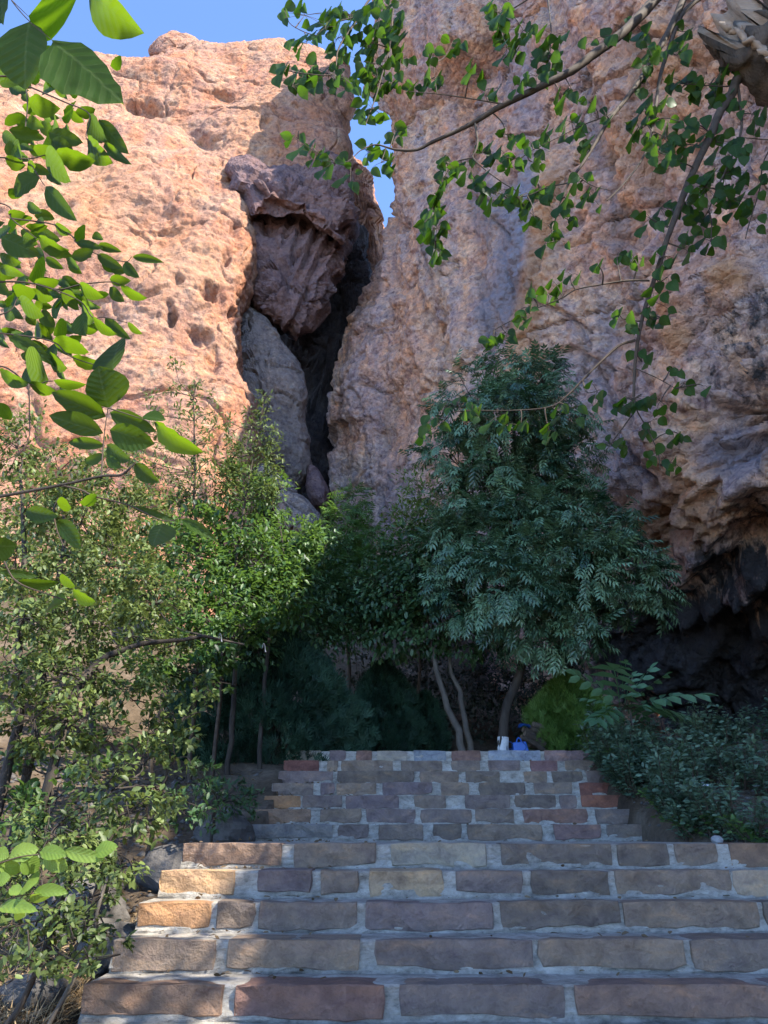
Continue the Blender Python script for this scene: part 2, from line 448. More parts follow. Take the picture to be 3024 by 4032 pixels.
# --- left cliff, front buttress (sunlit), and the higher mass behind it
def px_net(rows):
    return np.array([[P(*c) for c in r] for r in rows])
A1r = []
for py, e, Y in [(2600, 1010, 16.6), (2250, 1020, 17.0), (1900, 1015, 17.4), (1700, 1012, 17.8), (1550, 998, 18.1), (1380, 975, 18.4), (1200, 966, 18.7), (1000, 982, 19.1), (850, 965, 19.5), (740, 935, 20.0)]:
    A1r.append([(-2600, py, Y - 2.5), (-1500, py, Y - 1.6), (-700, py, Y - 0.9), (-100, py, Y - 0.3), (400, py, Y), (700, py, Y - 0.1), (e - 90, py, Y + 0.1), (e, py, Y + 0.9), (e + 5, py, Y + 2.6), (e - 80, py, Y + 5)])
for py, e, dY, f in [(670, 905, 20.9, 0), (600, 880, 22.2, 0), (560, 860, 24.5, 0)]:
    A1r.append([(-2600, py - 330, dY - 2), (-1500, py - 320, dY - 1.5), (-700, py - 300, dY - 0.9), (-100, py - 270, dY - 0.4), (400, py - 120, dY), (700, py - 40, dY), (e - 80, py, dY + 0.2), (e, py + 10, dY + 1.0), (e + 5, py + 20, dY + 2.6), (e - 80, py + 30, dY + 5)])
g0 = loft(px_net(A1r), 400, 380)
n0 = orient(g0, grid_normals(g0))
g = rock_relief(g0, n0, 0.8, (0.35, 1.1), 101, 0.0, 0.06, 1.7, 0.13, 0.5, .5)
def dent(g, n0, holes):
    px, py = proj(g)
    px = px + 26 * fbm(g / .9, 3, 881); py = py + 26 * fbm(g / .9, 3, 882)
    for cx, cy, rx, ry, dep in holes:
        r = np.sqrt(((px - cx) / rx) ** 2 + ((py - cy) / ry) ** 2)
        g = g - n0 * (dep * .75 * (1 - sstep(0.2, 1.15, r)))[..., None]
    return g
g = dent(g, n0, [(672, 1235, 34, 50, .9), (825, 1140, 48, 40, .8), (915, 1240, 28, 36, .8), (860, 1180, 30, 30, .4), (780, 1330, 60, 45, .5), (840, 1420, 40, 60, .35), (330, 1180, 120, 22, .35), (560, 1160, 90, 16, .3), (700, 1100, 26, 26, .35), (900, 1020, 24, 30, .4), (930, 900, 24, 30, .4)])
px0, py0 = proj(g)
warm = 0.5 * pxblob(px0, py0, [(300, 800, 420, 300, .6), (640, 1000, 300, 200, .5)])
cl = rock_obj('left_cliff', g, ROCK_L, None, None, warm)
tag(cl, kind='structure')

ekA = [(900, 1395, 22.6), (760, 1392, 22.8), (650, 1385, 23.0), (570, 1378, 23.2), (500, 1368, 23.4), (430, 1366, 23.6), (360, 1350, 23.9), (290, 1322, 24.2), (235, 1290, 24.6)]
A2r = []
for py, e, Y in ekA:
    t = (900 - py) / 665.0
    A2r.append([(-2600, py, Y - 4.0), (-1200, py, Y - 2.2), (-300, py, Y - 1.4), (250, py, Y - 1.0), (600, py, Y - 0.7), (850, py, Y - 0.5), (1050, py, Y - 0.3), (e - 110, py, Y), (e - 10, py, Y + 0.8), (e, py, Y + 2.5), (e - 70, py, Y + 5)])
for dy, dY in ((0, 25.0), (-8, 26.5), (40, 30)):
    prof = [(-2600, 260), (-1200, 250), (-300, 240), (250, 228), (600, 208), (850, 180), (1050, 172), (1190, 200), (1275, 215), (1285, 225), (1240, 240)]
    A2r.append([(x, y + dy, dY + (0, 0, 0, 0, 0, 0, 0, 0, .4, 1.5, 3)[i]) for i, (x, y) in enumerate(prof)])
g0 = loft(px_net(A2r), 300, 380)
n0 = orient(g0, grid_normals(g0))
g = rock_relief(g0, n0, 0.75, (0.30, 1.2), 151, 0.0, 0.05, 1.7, 0.13, 0.5, .5)
g = dent(g, n0, [(560, 430, 130, 40, .9), (800, 560, 130, 40, .5), (880, 380, 90, 30, .4), (1060, 500, 50, 40, .3), (1140, 560, 40, 30, .3)])
cl2 = rock_obj('left_cliff', g, ROCK_L)
tag(cl2, kind='structure')

# --- boulders: closed lumps with an outline, a front bulge and a back
def lump(name, outline, Y, bulge, back, mat, label=None, cat='boulder', group=None, amp=0.8, s=0, nr=70, nc=160, kind=None, strata=(0.5, 1.0), peb=0.15, Yfun=None, cen=None, ribs=None):
    o = np.array(outline, float)
    m = len(o)
    ext = np.concatenate([o, o[:3]])
    u = np.linspace(0, m, nc, endpoint=False)
    i = np.floor(u).astype(int); t = (u - i)[:, None]
    p0, p1, p2, p3 = o[(i - 1) % m], o[i % m], o[(i + 1) % m], o[(i + 2) % m]
    c = 0.5 * (2 * p1 + (p2 - p0) * t + (2 * p0 - 5 * p1 + 4 * p2 - p3) * t ** 2 + (3 * p1 - p0 - 3 * p2 + p3) * t ** 3)
    ctr = o.mean(0) if cen is None else np.array(cen, float)
    th = np.linspace(0.02, math.pi - 0.02, nr)
    rad = np.sin(th) ** 0.55; dep = np.cos(th)
    G = np.zeros((nr, nc, 3))
    for k in range(nr):
        q = ctr + (c - ctr) * rad[k]
        Yk = Y - (bulge if dep[k] > 0 else back) * dep[k] * (1 if dep[k] > 0 else 1)
        Yv = Yk if Yfun is None else Yk + Yfun(q[:, 0], q[:, 1])
        G[k] = Parr(q[:, 0], q[:, 1], Yv)
    gw = np.concatenate([G, G[:, :1]], 1)
    n = grid_normals(gw)
    cc = G.reshape(-1, 3).mean(0)
    if np.sum(n * (gw - cc)) < 0: n = -n
    gr_ = gw
    gw = rock_relief(gw, n, amp, strata, s, peb, 0.25, 0.6, .16, 1.9)
    if ribs:
        qx, qy = proj(gr_); qq = (qx * math.cos(ribs[0]) + qy * math.sin(ribs[0])) / ribs[1] + .5 * fbm(gr_ / 1.2, 2, s + 7)
        saw = qq - np.floor(qq); wgt = sstep(ribs[3] - 120, ribs[3] + 60, qx)
        gw = gw + n * (ribs[2] * wgt * (np.minimum(saw * 1.25, (1 - saw) * 5) - .5))[..., None]
    gw[:, -1] = gw[:, 0]
    G = gw[:, :-1]
    V = G.reshape(-1, 3)
    F = [tuple(f) for f in grid_faces(nr, nc, True)]
    F.append(tuple(range(nc))[::-1]); F.append(tuple((nr - 1) * nc + j for j in range(nc)))
    z = np.zeros(len(V))
    me = mesh_data(name, V, F, mat, False, {'stain_shade': ('POINT', z), 'grey': ('POINT', z), 'warm': ('POINT', z)})
    ob = obj(name, me)
    tag(ob, label, cat if label else None, group, kind)
    return ob

lump('boulder', [(895, 665), (960, 640), (1060, 648), (1150, 655), (1230, 640), (1300, 610), (1360, 680), (1388, 760), (1390, 860), (1375, 960), (1340, 955), (1260, 900), (1180, 880), (1100, 860), (1030, 856), (955, 868), (925, 760)], 22.0, 2.4, 2.0, ROCK_G,
     'big rounded boulder wedged across the gorge, its top touched by sun', s=201, strata=(0.7, .8), ribs=(-.9, 110, .3, 1050))
lump('boulder', [(925, 850), (1100, 820), (1270, 860), (1375, 930), (1365, 1010), (1330, 1080), (1300, 1180), (1240, 1275), (1170, 1330), (1110, 1318), (1050, 1262), (985, 1210), (930, 1120), (930, 1000)], 22.4, 1.7, 2.5, ROCK_G,
     'purple ribbed tongue of rock hanging under the wedged boulder', s=221, strata=(2.2, 1.3), ribs=(.42, 52, .32, 1130))
lump('boulder', [(930, 1150), (1000, 1195), (1090, 1295), (1150, 1400), (1190, 1500), (1212, 1650), (1225, 1780), (1205, 1870), (1150, 1900), (1080, 1850), (1000, 1780), (930, 1700), (900, 1450), (905, 1250)], 21.9, 1.1, 3.0, ROCK_D,
     'tall grey slab leaning in the mouth of the gorge', s=241, amp=0.5)
lump('boulder', [(985, 1830), (1060, 1800), (1120, 1850), (1190, 1900), (1180, 1960), (1100, 1950), (1040, 1990), (990, 1940)], 18.2, .8, 1.2, ROCK_D,
     'pale boulder at the foot of the tall grey slab', s=251, amp=0.35, nr=40, nc=90)
lump('boulder', [(1090, 1950), (1180, 1940), (1250, 2000), (1285, 2060), (1270, 2130), (1180, 2120), (1100, 2070)], 17.4, .8, 1.2, ROCK_D,
     'grey boulder below the dark slit of the gorge', s=261, amp=0.35, nr=40, nc=90)
lump('boulder', [(800, 1920), (860, 1880), (910, 1940), (900, 2020), (840, 2040), (790, 1990)], 14.5, .5, .6, ROCK_L,
     'orange boulder among the shrubs below the sunlit cliff', s=271, amp=0.25, nr=36, nc=80)
lump('boulder', [(1215, 1830), (1260, 1850), (1290, 1930), (1285, 2000), (1240, 1990), (1205, 1920)], 21.5, .7, 1.2, ROCK_G,
     'small dark boulder jammed low in the gorge slit', s=281, amp=0.3, nr=36, nc=80)
# knob on the skyline, block on the shoulder: still part of the cliff body
lump('left_cliff', [(600, 215), (615, 170), (650, 143), (700, 132), (750, 140), (785, 168), (800, 215), (700, 240)], 27.0, 1.2, 2.0, ROCK_L, None, s=291, amp=0.35, nr=40, nc=90, kind='structure')
lump('left_cliff', [(1200, 225), (1290, 212), (1359, 255), (1376, 333), (1396, 400), (1372, 466), (1335, 455), (1300, 380), (1230, 330)], 25.2, 0.9, 3.0, ROCK_L, None, s=301, amp=0.35, nr=50, nc=110, kind='structure')
# far sunlit strip behind the gorge and the dark back wall inside it
lump('far_cliff', [(1340, 560), (1400, 625), (1456, 690), (1478, 770), (1500, 832), (1517, 910), (1516, 985), (1560, 1120), (1500, 1250), (1400, 1100), (1330, 900), (1320, 700)], 31.0, 2.2, 3.0, ROCK_L, None, s=311, amp=0.6, kind='structure')
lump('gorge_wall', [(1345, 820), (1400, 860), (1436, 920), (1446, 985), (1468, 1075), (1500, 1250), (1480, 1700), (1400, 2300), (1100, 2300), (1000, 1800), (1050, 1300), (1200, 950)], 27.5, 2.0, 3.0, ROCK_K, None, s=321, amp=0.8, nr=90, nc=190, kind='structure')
# ------------------------------------------------------------------ the ground
STEP_H = 0.15
Z_LAND = 1.55; Y_LOW = 5.45; D_LOW = 0.32; Y_UP = 8.0; D_UP = 0.34
X_L, X_UL, X_UR, X_R = -1.40, -1.19, 2.50, 5.2
Z_TOP = Z_LAND + 7 * STEP_H
def ground_z(x, y):
    x = np.asarray(x, float); y = np.asarray(y, float)
    prof = np.interp(y, [-60, -2, 2.0, 3.2, 4.4, 5.4, 6.6, 8.0, 10.0, 12.5, 15, 18, 21, 30, 60], [-3, -0.05, 0.0, 0.12, 0.62, 1.05, 1.3, 1.7, 2.45, 2.6, 4.0, 6.6, 9.3, 12, 14])
    # left bank
    left = 1 - sstep(-6, -1.5, x)
    prof = prof + left * np.interp(y, [-5, 0, 4, 8, 12, 18], [0.3, 0.15, 0.35, 0.5, 1.0, 0.8]) * np.clip((-1.5 - x) / 4, 0, 2.0)
    prof = prof + (1 - sstep(-1.62, -1.42, x)) * 0.30 * np.exp(-((y - 4.0) / 0.9) ** 2)
    # right bank beside the upper flight, rising to the cliff
    rb = sstep(2.45, 2.75, x) * sstep(5.4, 6.2, y)
    prof = prof + rb * (np.interp(y, [5, 6, 8, 10, 12, 16], [0.20, 0.28, 0.22, 0.15, 0.1, 0.0]) + np.clip(x - 2.6, 0, 6) * 0.14)
    # plateau to the right stays level below the cave
    pr = sstep(1.0, 4.0, x)
    flat = np.minimum(prof, 3.0 + 0.05 * np.clip(y - 10, 0, 9))
    prof = prof * (1 - pr) + flat * pr
    n = 0.10 * fbm(np.stack([x * .7, y * .7, x * 0], -1), 3, 401) + 0.05 * fbm(np.stack([x * 2.6, y * 2.6, x * 0], -1), 3, 402)
    z = prof + n
    # dug out under the stairs
    under_low = sstep(X_L - 0.02, X_L + 0.10, x) * (1 - sstep(X_R - .1, X_R, x)) * sstep(1.6, 2.2, y) * (1 - sstep(8.0, 8.1, y))
    under_up = sstep(X_UL - 0.02, X_UL + .10, x) * (1 - sstep(X_UR - .1, X_UR + 0.02, x)) * (1 - sstep(10.15, 10.35, y)) * sstep(7.8, 8.0, y)
    right_low = sstep(2.4, 2.7, x) * (1 - sstep(5.55, 5.9, y)) * sstep(1.6, 2.2, y)
    land = np.maximum(under_low * (x < 2.5), under_up)
    z = z - 0.7 * np.maximum(land, under_low * (y < 5.6) * (x >= 2.5))
    return z

def ground_point(px, py):
    """where the ray through a photo pixel meets the ground"""
    Y = np.linspace(1.0, 40, 2000)
    p = Parr(px, py, Y); z = ground_z(p[:, 0], p[:, 1])
    k = np.argmax(p[:, 2] < z) if p[0, 2] > z[0] else 0
    if k == 0:
        k = np.argmin(np.abs(p[:, 2] - z))
    return p[k]

xs = np.concatenate([-np.geomspace(60, 5.2, 60), np.arange(-5.1, 6.6, 0.075), np.geomspace(6.7, 60, 60)])
ys = np.concatenate([np.linspace(-50, 0.5, 50), np.arange(0.6, 12.0, 0.08), np.linspace(12.1, 24, 80), np.linspace(24.5, 90, 40)])
gx, gy = np.meshgrid(xs, ys)
gz = ground_z(gx, gy)
m, n, l, out = nmat('dry_earth')
gg = n.new('ShaderNodeNewGeometry'); pos = gg.outputs['Position']
t1 = noise_node(n, l, pos, 1.4, 6, 0.6); t2 = noise_node(n, l, pos, 14, 6, 0.7)
r1 = ramp(n, [(0.3, (0.055, 0.040, 0.027)), (0.5, (0.10, 0.075, 0.05)), (0.7, (0.16, 0.13, 0.098))]); l.new(t1.outputs['Fac'], r1.inputs[0])
r2 = ramp(n, [(0.3, (0.55, 0.52, 0.5)), (0.7, (1.3, 1.25, 1.2))]); l.new(t2.outputs['Fac'], r2.inputs[0])
sxyz = n.new('ShaderNodeSeparateXYZ'); l.new(pos, sxyz.inputs[0])
my = n.new('ShaderNodeMapRange'); my.inputs[1].default_value = 2.6; my.inputs[2].default_value = 1.6; l.new(sxyz.outputs['Y'], my.inputs[0])
mx_ = n.new('ShaderNodeMapRange'); mx_.inputs[1].default_value = -14.0; mx_.inputs[2].default_value = -17.0; l.new(sxyz.outputs['X'], mx_.inputs[0])
mm = n.new('ShaderNodeMath'); mm.operation = 'MAXIMUM'; l.new(my.outputs[0], mm.inputs[0]); l.new(mx_.outputs[0], mm.inputs[1])
bounce_earth = mix(n, l, mm.outputs[0], r1.outputs[0], (0.40, 0.32, 0.235))   # paler ground out of view, added to bounce light into the shade
col = mix(n, l, 0.85, bounce_earth, r2.outputs[0], 'MULTIPLY')
b = n.new('ShaderNodeBsdfPrincipled'); b.inputs['Roughness'].default_value = 0.95; b.inputs['Specular IOR Level'].default_value = 0.15
l.new(col, b.inputs['Base Color'])
bp = n.new('ShaderNodeBump'); bp.inputs['Strength'].default_value = 0.8; bp.inputs['Distance'].default_value = 0.04
l.new(t2.outputs['Fac'], bp.inputs['Height']); l.new(bp.outputs[0], b.inputs['Normal']); l.new(b.outputs[0], out.inputs[0])
EARTH = m
gr = obj('ground', mesh_data('ground', np.stack([gx, gy, gz], -1).reshape(-1, 3), grid_faces(*gx.shape), EARTH, True))
tag(gr, kind='structure')

# ------------------------------------------------------------------ the staircase
def mortar_material():
    m, n, l, out = nmat('grey_mortar')
    g = n.new('ShaderNodeNewGeometry'); pos = g.outputs['Position']
    t1 = noise_node(n, l, mapping(n, l, pos, (1.6, 1.6, 2.4)), 5.0, 7, 0.7, 0.3)
    t2 = noise_node(n, l, mapping(n, l, pos, (4, 4, 9)), 6.0, 6, 0.75, 0.3)
    r = ramp(n, [(0.30, (0.13, 0.115, 0.093)), (0.43, (0.29, 0.26, 0.213)), (0.55, (0.40, 0.36, 0.30)), (0.75, (0.53, 0.485, 0.41))]); l.new(t1.outputs['Fac'], r.inputs[0])
    r2 = ramp(n, [(0.30, (0.22, 0.22, 0.22)), (0.42, (0.85, 0.85, 0.85)), (0.5, (1, 1, 1)), (0.8, (1.15, 1.15, 1.15))]); l.new(t2.outputs['Fac'], r2.inputs[0])
    col = mix(n, l, 0.75, r.outputs[0], r2.outputs[0], 'MULTIPLY')
    b = n.new('ShaderNodeBsdfPrincipled'); b.inputs['Roughness'].default_value = 0.88; b.inputs['Specular IOR Level'].default_value = 0.25
    l.new(col, b.inputs['Base Color'])
    bp = n.new('ShaderNodeBump'); bp.inputs['Strength'].default_value = 0.9; bp.inputs['Distance'].default_value = 0.018
    t3 = noise_node(n, l, pos, 70, 4, 0.8); ad = n.new('ShaderNodeMath'); ad.operation = 'MULTIPLY_ADD'; ad.inputs[1].default_value = 0.5; l.new(t3.outputs['Fac'], ad.inputs[0]); l.new(t2.outputs['Fac'], ad.inputs[2])
    l.new(ad.outputs[0], bp.inputs['Height']); l.new(bp.outputs[0], b.inputs['Normal']); l.new(b.outputs[0], out.inputs[0])
    return m
def stone_material():
    m, n, l, out = nmat('sandstone_block')
    oi = n.new('ShaderNodeObjectInfo')
    g = n.new('ShaderNodeNewGeometry'); pos = g.outputs['Position']
    t1 = noise_node(n, l, mapping(n, l, pos, (2.5, 2.5, 6)), 2.2, 6, 0.6, 0.6)
    t2 = noise_node(n, l, pos, 45, 8, 0.7)
    big = noise_node(n, l, pos, 7, 4, 0.6, 0.4)
    ra = ramp(n, [(0.0, (0.147, 0.116, 0.09)), (0.16, (0.17, 0.132, 0.111)), (0.32, (0.187, 0.145, 0.113)), (0.48, (0.158, 0.12, 0.114)), (0.60, (0.209, 0.157, 0.114)), (0.72, (0.193, 0.114, 0.086)), (0.84, (0.179, 0.136, 0.12)), (0.95, (0.226, 0.17, 0.122))], 'CONSTANT')
    l.new(oi.outputs['Random'], ra.inputs[0])
    at = n.new('ShaderNodeAttribute'); at.attribute_type = 'OBJECT'; at.attribute_name = 'tone'
    base = mix(n, l, at.outputs['Alpha'], ra.outputs[0], at.outputs['Color'])
    rb = ramp(n, [(0.25, (0.62, 0.56, 0.62)), (0.40, (0.98, 0.94, 0.96)), (0.52, (1.12, 1.08, 1.04)), (0.62, (1.28, 1.15, 1.02)), (0.72, (1.75, 1.45, 1.15))]); l.new(t1.outputs['Fac'], rb.inputs[0])
    col = mix(n, l, 0.9, base, rb.outputs[0], 'MULTIPLY')
    rc = ramp(n, [(0.3, (0.62, 0.60, 0.60)), (0.5, (1.02, 1.02, 1.02)), (0.75, (1.4, 1.36, 1.3))]); l.new(big.outputs['Fac'], rc.inputs[0])
    col = mix(n, l, 0.8, col, rc.outputs[0], 'MULTIPLY')
    rd = ramp(n, [(0.3, (0.75, 0.75, 0.75)), (0.7, (1.2, 1.2, 1.2))]); l.new(t2.outputs['Fac'], rd.inputs[0])
    col = mix(n, l, 0.7, col, rd.outputs[0], 'MULTIPLY')
    b = n.new('ShaderNodeBsdfPrincipled'); b.inputs['Roughness'].default_value = 0.8; b.inputs['Specular IOR Level'].default_value = 0.3
    l.new(col, b.inputs['Base Color'])
    add = n.new('ShaderNodeMath'); add.operation = 'MULTIPLY_ADD'; add.inputs[1].default_value = 2.0
    l.new(big.outputs['Fac'], add.inputs[0]); l.new(t2.outputs['Fac'], add.inputs[2])
    bp = n.new('ShaderNodeBump'); bp.inputs['Strength'].default_value = 0.9; bp.inputs['Distance'].default_value = 0.02
    l.new(add.outputs[0], bp.inputs['Height']); l.new(bp.outputs[0], b.inputs['Normal']); l.new(b.outputs[0], out.inputs[0])
    return m
MORTAR = mortar_material(); STONE = stone_material()

T = (0.36, 0.235, 0.13)   # tan sandstone
T2 = (0.30, 0.17, 0.085)
PALE = (0.27, 0.235, 0.185)
RED = (0.17, 0.075, 0.055)
BLU = (0.25, 0.27, 0.29)
# stones of each step: photo columns where each begins and ends, and a tone where it stands out
layout_up = {
 7: [(1128, 1263, (.22, .2, .15)), (1300, 1360), (1405, 1462), (1485, 1600, PALE), (1630, 1752, (.2, .215, .225)), (1778, 1888), (1924, 2125, BLU), (2145, 2335, (.23, .155, .14))],
 6: [(1118, 1255, RED), (1290, 1330), (1347, 1545), (1580, 1738), (1778, 1886), (1922, 2043), (2088, 2190, (.18, .10, .09)), (2224, 2368)],
 5: [(1098, 1310), (1330, 1628), (1655, 1805), (1835, 1965), (2062, 2150), (2172, 2288), (2306, 2402)],
 4: [(1072, 1235), (1265, 1315), (1327, 1480), (1508, 1700), (1737, 1843), (1888, 2063), (2102, 2248), (2280, 2452, RED)],
 3: [(1042, 1182, T2), (1194, 1345), (1362, 1568), (1632, 1752), (1832, 2003), (2030, 2183), (2202, 2265), (2287, 2502, (.22, .095, .06))],
 2: [(1010, 1222, (.24, .155, .10)), (1264, 1420), (1442, 1633), (1658, 1853), (1872, 2020), (2058, 2308), (2342, 2542)],
 1: [(985, 1310, (.2, .185, .165)), (1337, 1448), (1492, 1663), (1708, 1813), (1842, 2128), (2178, 2358, (.19, .12, .10)), (2388, 2602)]}
layout_lo = {
 0: [(722, 1108, (.18, .125, .09)), (1162, 1478), (1542, 1908, (.29, .25, .185)), (1972, 2398), (2428, 2618), (2654, 2813), (2868, 3120, (.2, .13, .085)), (3150, 3500), (3540, 3800)],
 1: [(637, 925, T), (1022, 1228), (1268, 1408), (1458, 1738, (.34, .25, .155)), (1797, 2048), (2092, 2388), (2422, 2868), (2884, 3150, (.34, .26, .18)), (3190, 3560), (3600, 3900)],
 2: [(548, 830, T2), (862, 1000), (1028, 1403), (1442, 1935), (1968, 2428), (2452, 2968), (3002, 3300), (3340, 3800)],
 3: [(450, 850), (904, 1413), (1484, 2088), (2124, 2678), (2714, 3250), (3300, 3850)],
 4: [(335, 880, (.19, .125, .085)), (934, 1508), (1578, 2208), (2264, 3010, (.21, .14, .105)), (3040, 3600)],
 5: [(210, 640), (690, 1300), (1360, 1900), (1960, 2500), (2560, 3150)]}

def px_to_x(px, y, z):
    d = y * math.cos(PITCH) + (z - EYE[2]) * math.sin(PITCH)
    return (px - CX) / FPX * d

stairs = tag(empty('stone_staircase', (0.6, 2.3, 0.0)), 'broad staircase of rough stone blocks set in grey mortar', 'staircase')

def stone_mesh(w, h, d, seed):
    """irregular dressed block: wavy outline, chamfered front, flat-ish top; x along, z up, front at -y"""
    r = np.random.default_rng(seed)
    nx = max(4, min(9, int(w / 0.07)))
    tx = np.linspace(0, 1, nx)
    top = np.stack([tx * w, h + r.normal(0, 0.0022, nx)], 1)
    bot = np.stack([tx[::-1] * w, np.clip(r.normal(0.0, 0.006, nx) + 0.008 * np.sin(np.linspace(0, r.uniform(2, 7), nx) + r.uniform(0, 6)), -.012, 0.03)], 1)
    top[0] += (r.uniform(0.0, .008), -r.uniform(0.0, .007)); top[-1] += (-r.uniform(0.0, .008), -r.uniform(0.0, .007))
    bot[0] += (-r.uniform(0.0, .014), r.uniform(0.0, .012)); bot[-1] += (r.uniform(0.0, .014), r.uniform(0.0, .012))
    mid_r = np.array([[w + r.normal(0, .004), h * r.uniform(.4, .6)]]); mid_l = np.array([[r.normal(0, .004), h * r.uniform(.4, .6)]])
    o = np.concatenate([top, mid_r, bot, mid_l])
    k = len(o); c = np.array([w / 2, h / 2])
    ins = c + (o - c) * np.array([1 - 0.007 / w * 2, 1 - 0.006 / h * 2])
    front = np.stack([ins[:, 0], np.full(k, 0.0) + r.normal(0, .005, k), ins[:, 1]], 1)
    edge = np.stack([o[:, 0], np.full(k, 0.005), o[:, 1]], 1)
    back = np.stack([o[:, 0], np.full(k, d), o[:, 1] * 0.97], 1)
    # inner ridge of points so the face is not a flat plate
    inn = np.stack([tx[1:-1] * w, r.normal(-0.002, .008, nx - 2), np.full(nx - 2, h * .5) + r.normal(0, h * .08, nx - 2)], 1)
    V = np.concatenate([front, edge, back, inn]); F = []
    for i in range(k):
        j = (i + 1) % k
        F.append((k + i, k + j, i)); F.append((k + j, j, i))
        F.append((2 * k + i, 2 * k + j, k + j, k + i))
    b0 = 3 * k; ni = nx - 2
    # fan: top row i -> inner i-1
    for i in range(nx - 1):
        a, b_ = i, i + 1
        ia, ib = min(max(i - 1, 0), ni - 1), min(max(i, 0), ni - 1)
        F.append((a, b_, b0 + ib)) ; 
        if ia != ib: F.append((a, b0 + ib, b0 + ia))
    F.append((nx - 1, nx, b0 + ni - 1)); F.append((nx, nx + 1, b0 + ni - 1))
    for i in range(nx - 1):
        a, b_ = nx + 1 + i, nx + 2 + i
        ia, ib = min(max(ni - i, 0), ni - 1), min(max(ni - 1 - i, 0), ni - 1)
        F.append((a, b_, b0 + ib))
        if ia != ib: F.append((a, b0 + ib, b0 + ia))
    F.append((2 * nx, 2 * nx + 1, b0)); F.append((2 * nx + 1, 0, b0))
    F.append(tuple(range(2 * k, 3 * k)))
    return V, F

def build_step(x0, x1, y, ztop, depth, drop, stones, seed):
    """mortar body of one step with its facing stones"""
    nx = int((x1 - x0) / 0.028); nz = 12; ny = 10
    X = np.linspace(x0, x1, nx)
    # profile: bottom of riser, up the riser, over the edge, back along the tread
    pz = np.concatenate([np.linspace(ztop - drop, ztop - 0.012, nz), [ztop - 0.004], np.full(ny, ztop - 0.003)])
    py = np.concatenate([np.full(nz, y), [y + 0.004], np.linspace(y + 0.012, y + depth, ny)])
    V = np.zeros((len(pz), nx, 3))
    V[..., 0] = X[None]; V[..., 1] = py[:, None]; V[..., 2] = pz[:, None]
    q = V.copy(); q[..., 0] *= 0.35
    lumpy = fbm(V * np.array([5, 5, 14.0]), 4, seed) ; lay = ridged(q * np.array([9, 9, 30.0]), 2, seed + 5)
    fz = sstep(ztop - drop * 0.25, ztop - drop * 0.75, V[..., 2]) if False else np.clip((ztop - V[..., 2]) / STEP_H, 0, 1)
    V[:nz, :, 1] += (-0.020 * lumpy - 0.016 * lay * fz - 0.014 * sstep(0.55, 1.0, fz))[:nz]
    V[nz:, :, 2] += (0.006 * lumpy)[nz:]
    sl = V.reshape(-1, 3)
    F = [tuple(f) for f in grid_faces(len(pz), nx)]
    # side cheeks and back closed down to the base
    nV = len(sl); zb = ztop - drop - 0.3
    ex = []
    for col, sgn in ((0, 1), (nx - 1, -1)):
        idx = [r * nx + col for r in range(len(pz))]
        ex.append([V[-1, col, 0], y + depth, zb]); ex.append([V[0, col, 0], y, zb])
        f = idx + [nV, nV + 1]; nV += 2
        F.append(tuple(f) if sgn < 0 else tuple(f[::-1]))
    sl = np.concatenate([sl, np.array(ex)])
    me = mesh_data('step', sl, F, MORTAR, False)
    st = child('step', me, stairs)
    for i, s in enumerate(stones):
        a, b_ = s[0], s[1]
        if a > x1: continue
        b_ = min(b_, x1 - 0.003)
        a = max(a, x0 + 0.003 if i else x0 - 0.012); a -= 0.008 * (i > 0); b_ += 0.008 * (i < len(stones) - 1)
        if b_ - a < 0.05: continue
        r = np.random.default_rng(seed * 97 + i)
        h = r.uniform(0.130, 0.146)
        pr = r.uniform(0.016, 0.030)
        Vs, Fs = stone_mesh(b_ - a, h, r.uniform(.17, .24), seed * 131 + i)
        o = obj('stone', mesh_data('stone', Vs, Fs, STONE, False), st)
        w0 = root_world(st)
        o.location = (a - w0[0], y - pr - w0[1], ztop - h + r.uniform(0.001, .006) - w0[2])
        o.rotation_euler = (r.normal(0, .02), r.normal(0, .004), r.normal(0, .008))
        t = s[2] if len(s) > 2 else None
        o['tone'] = (float(t[0]), float(t[1]), float(t[2]), 1.0) if t else (0.0, 0.0, 0.0, 0.0)

for k in range(7, 0, -1):
    y = Y_UP + (k - 1) * D_UP; z = Z_LAND + k * STEP_H
    x1 = X_UR + (0.04 if k % 2 else -0.03)
    st = [(px_to_x(s[0], y, z), px_to_x(s[1], y, z)) + tuple(s[2:]) for s in layout_up[k]]
    x0 = st[0][0]; x1 = st[-1][1] + 0.006
    build_step(x0, x1, y, z, D_UP + 0.10 if k < 7 else 0.55, STEP_H + 0.02, st, 500 + k)
for j in range(0, 11):
    y = Y_LOW - j * D_LOW; z = Z_LAND - j * STEP_H
    if z < 0.03: break
    if j in layout_lo:
        st = [(px_to_x(s[0], y, z), px_to_x(s[1], y, z)) + tuple(s[2:]) for s in layout_lo[j]]
    else:
        st = []; x = X_L
        while x < X_R:
            w = random.uniform(.3, .75); st.append((x, x + w)); x += w + random.uniform(.03, .07)
    if j == 5: st = [(X_L + 0.0, -1.0), (-.93, -.25), (-.19, .4), (.47, 1.1), (1.16, 1.8), (1.86, 2.6), (2.66, 3.4)]
    while st[-1][1] < X_R - 0.3:
        a = st[-1][1] + 0.05; st.append((a, a + random.uniform(.35, .7)))
    build_step(st[0][0], X_R, y, z, D_LOW + 0.10 if j > 0 else (Y_UP - Y_LOW + 0.15), STEP_H + 0.02, st, 600 + j)
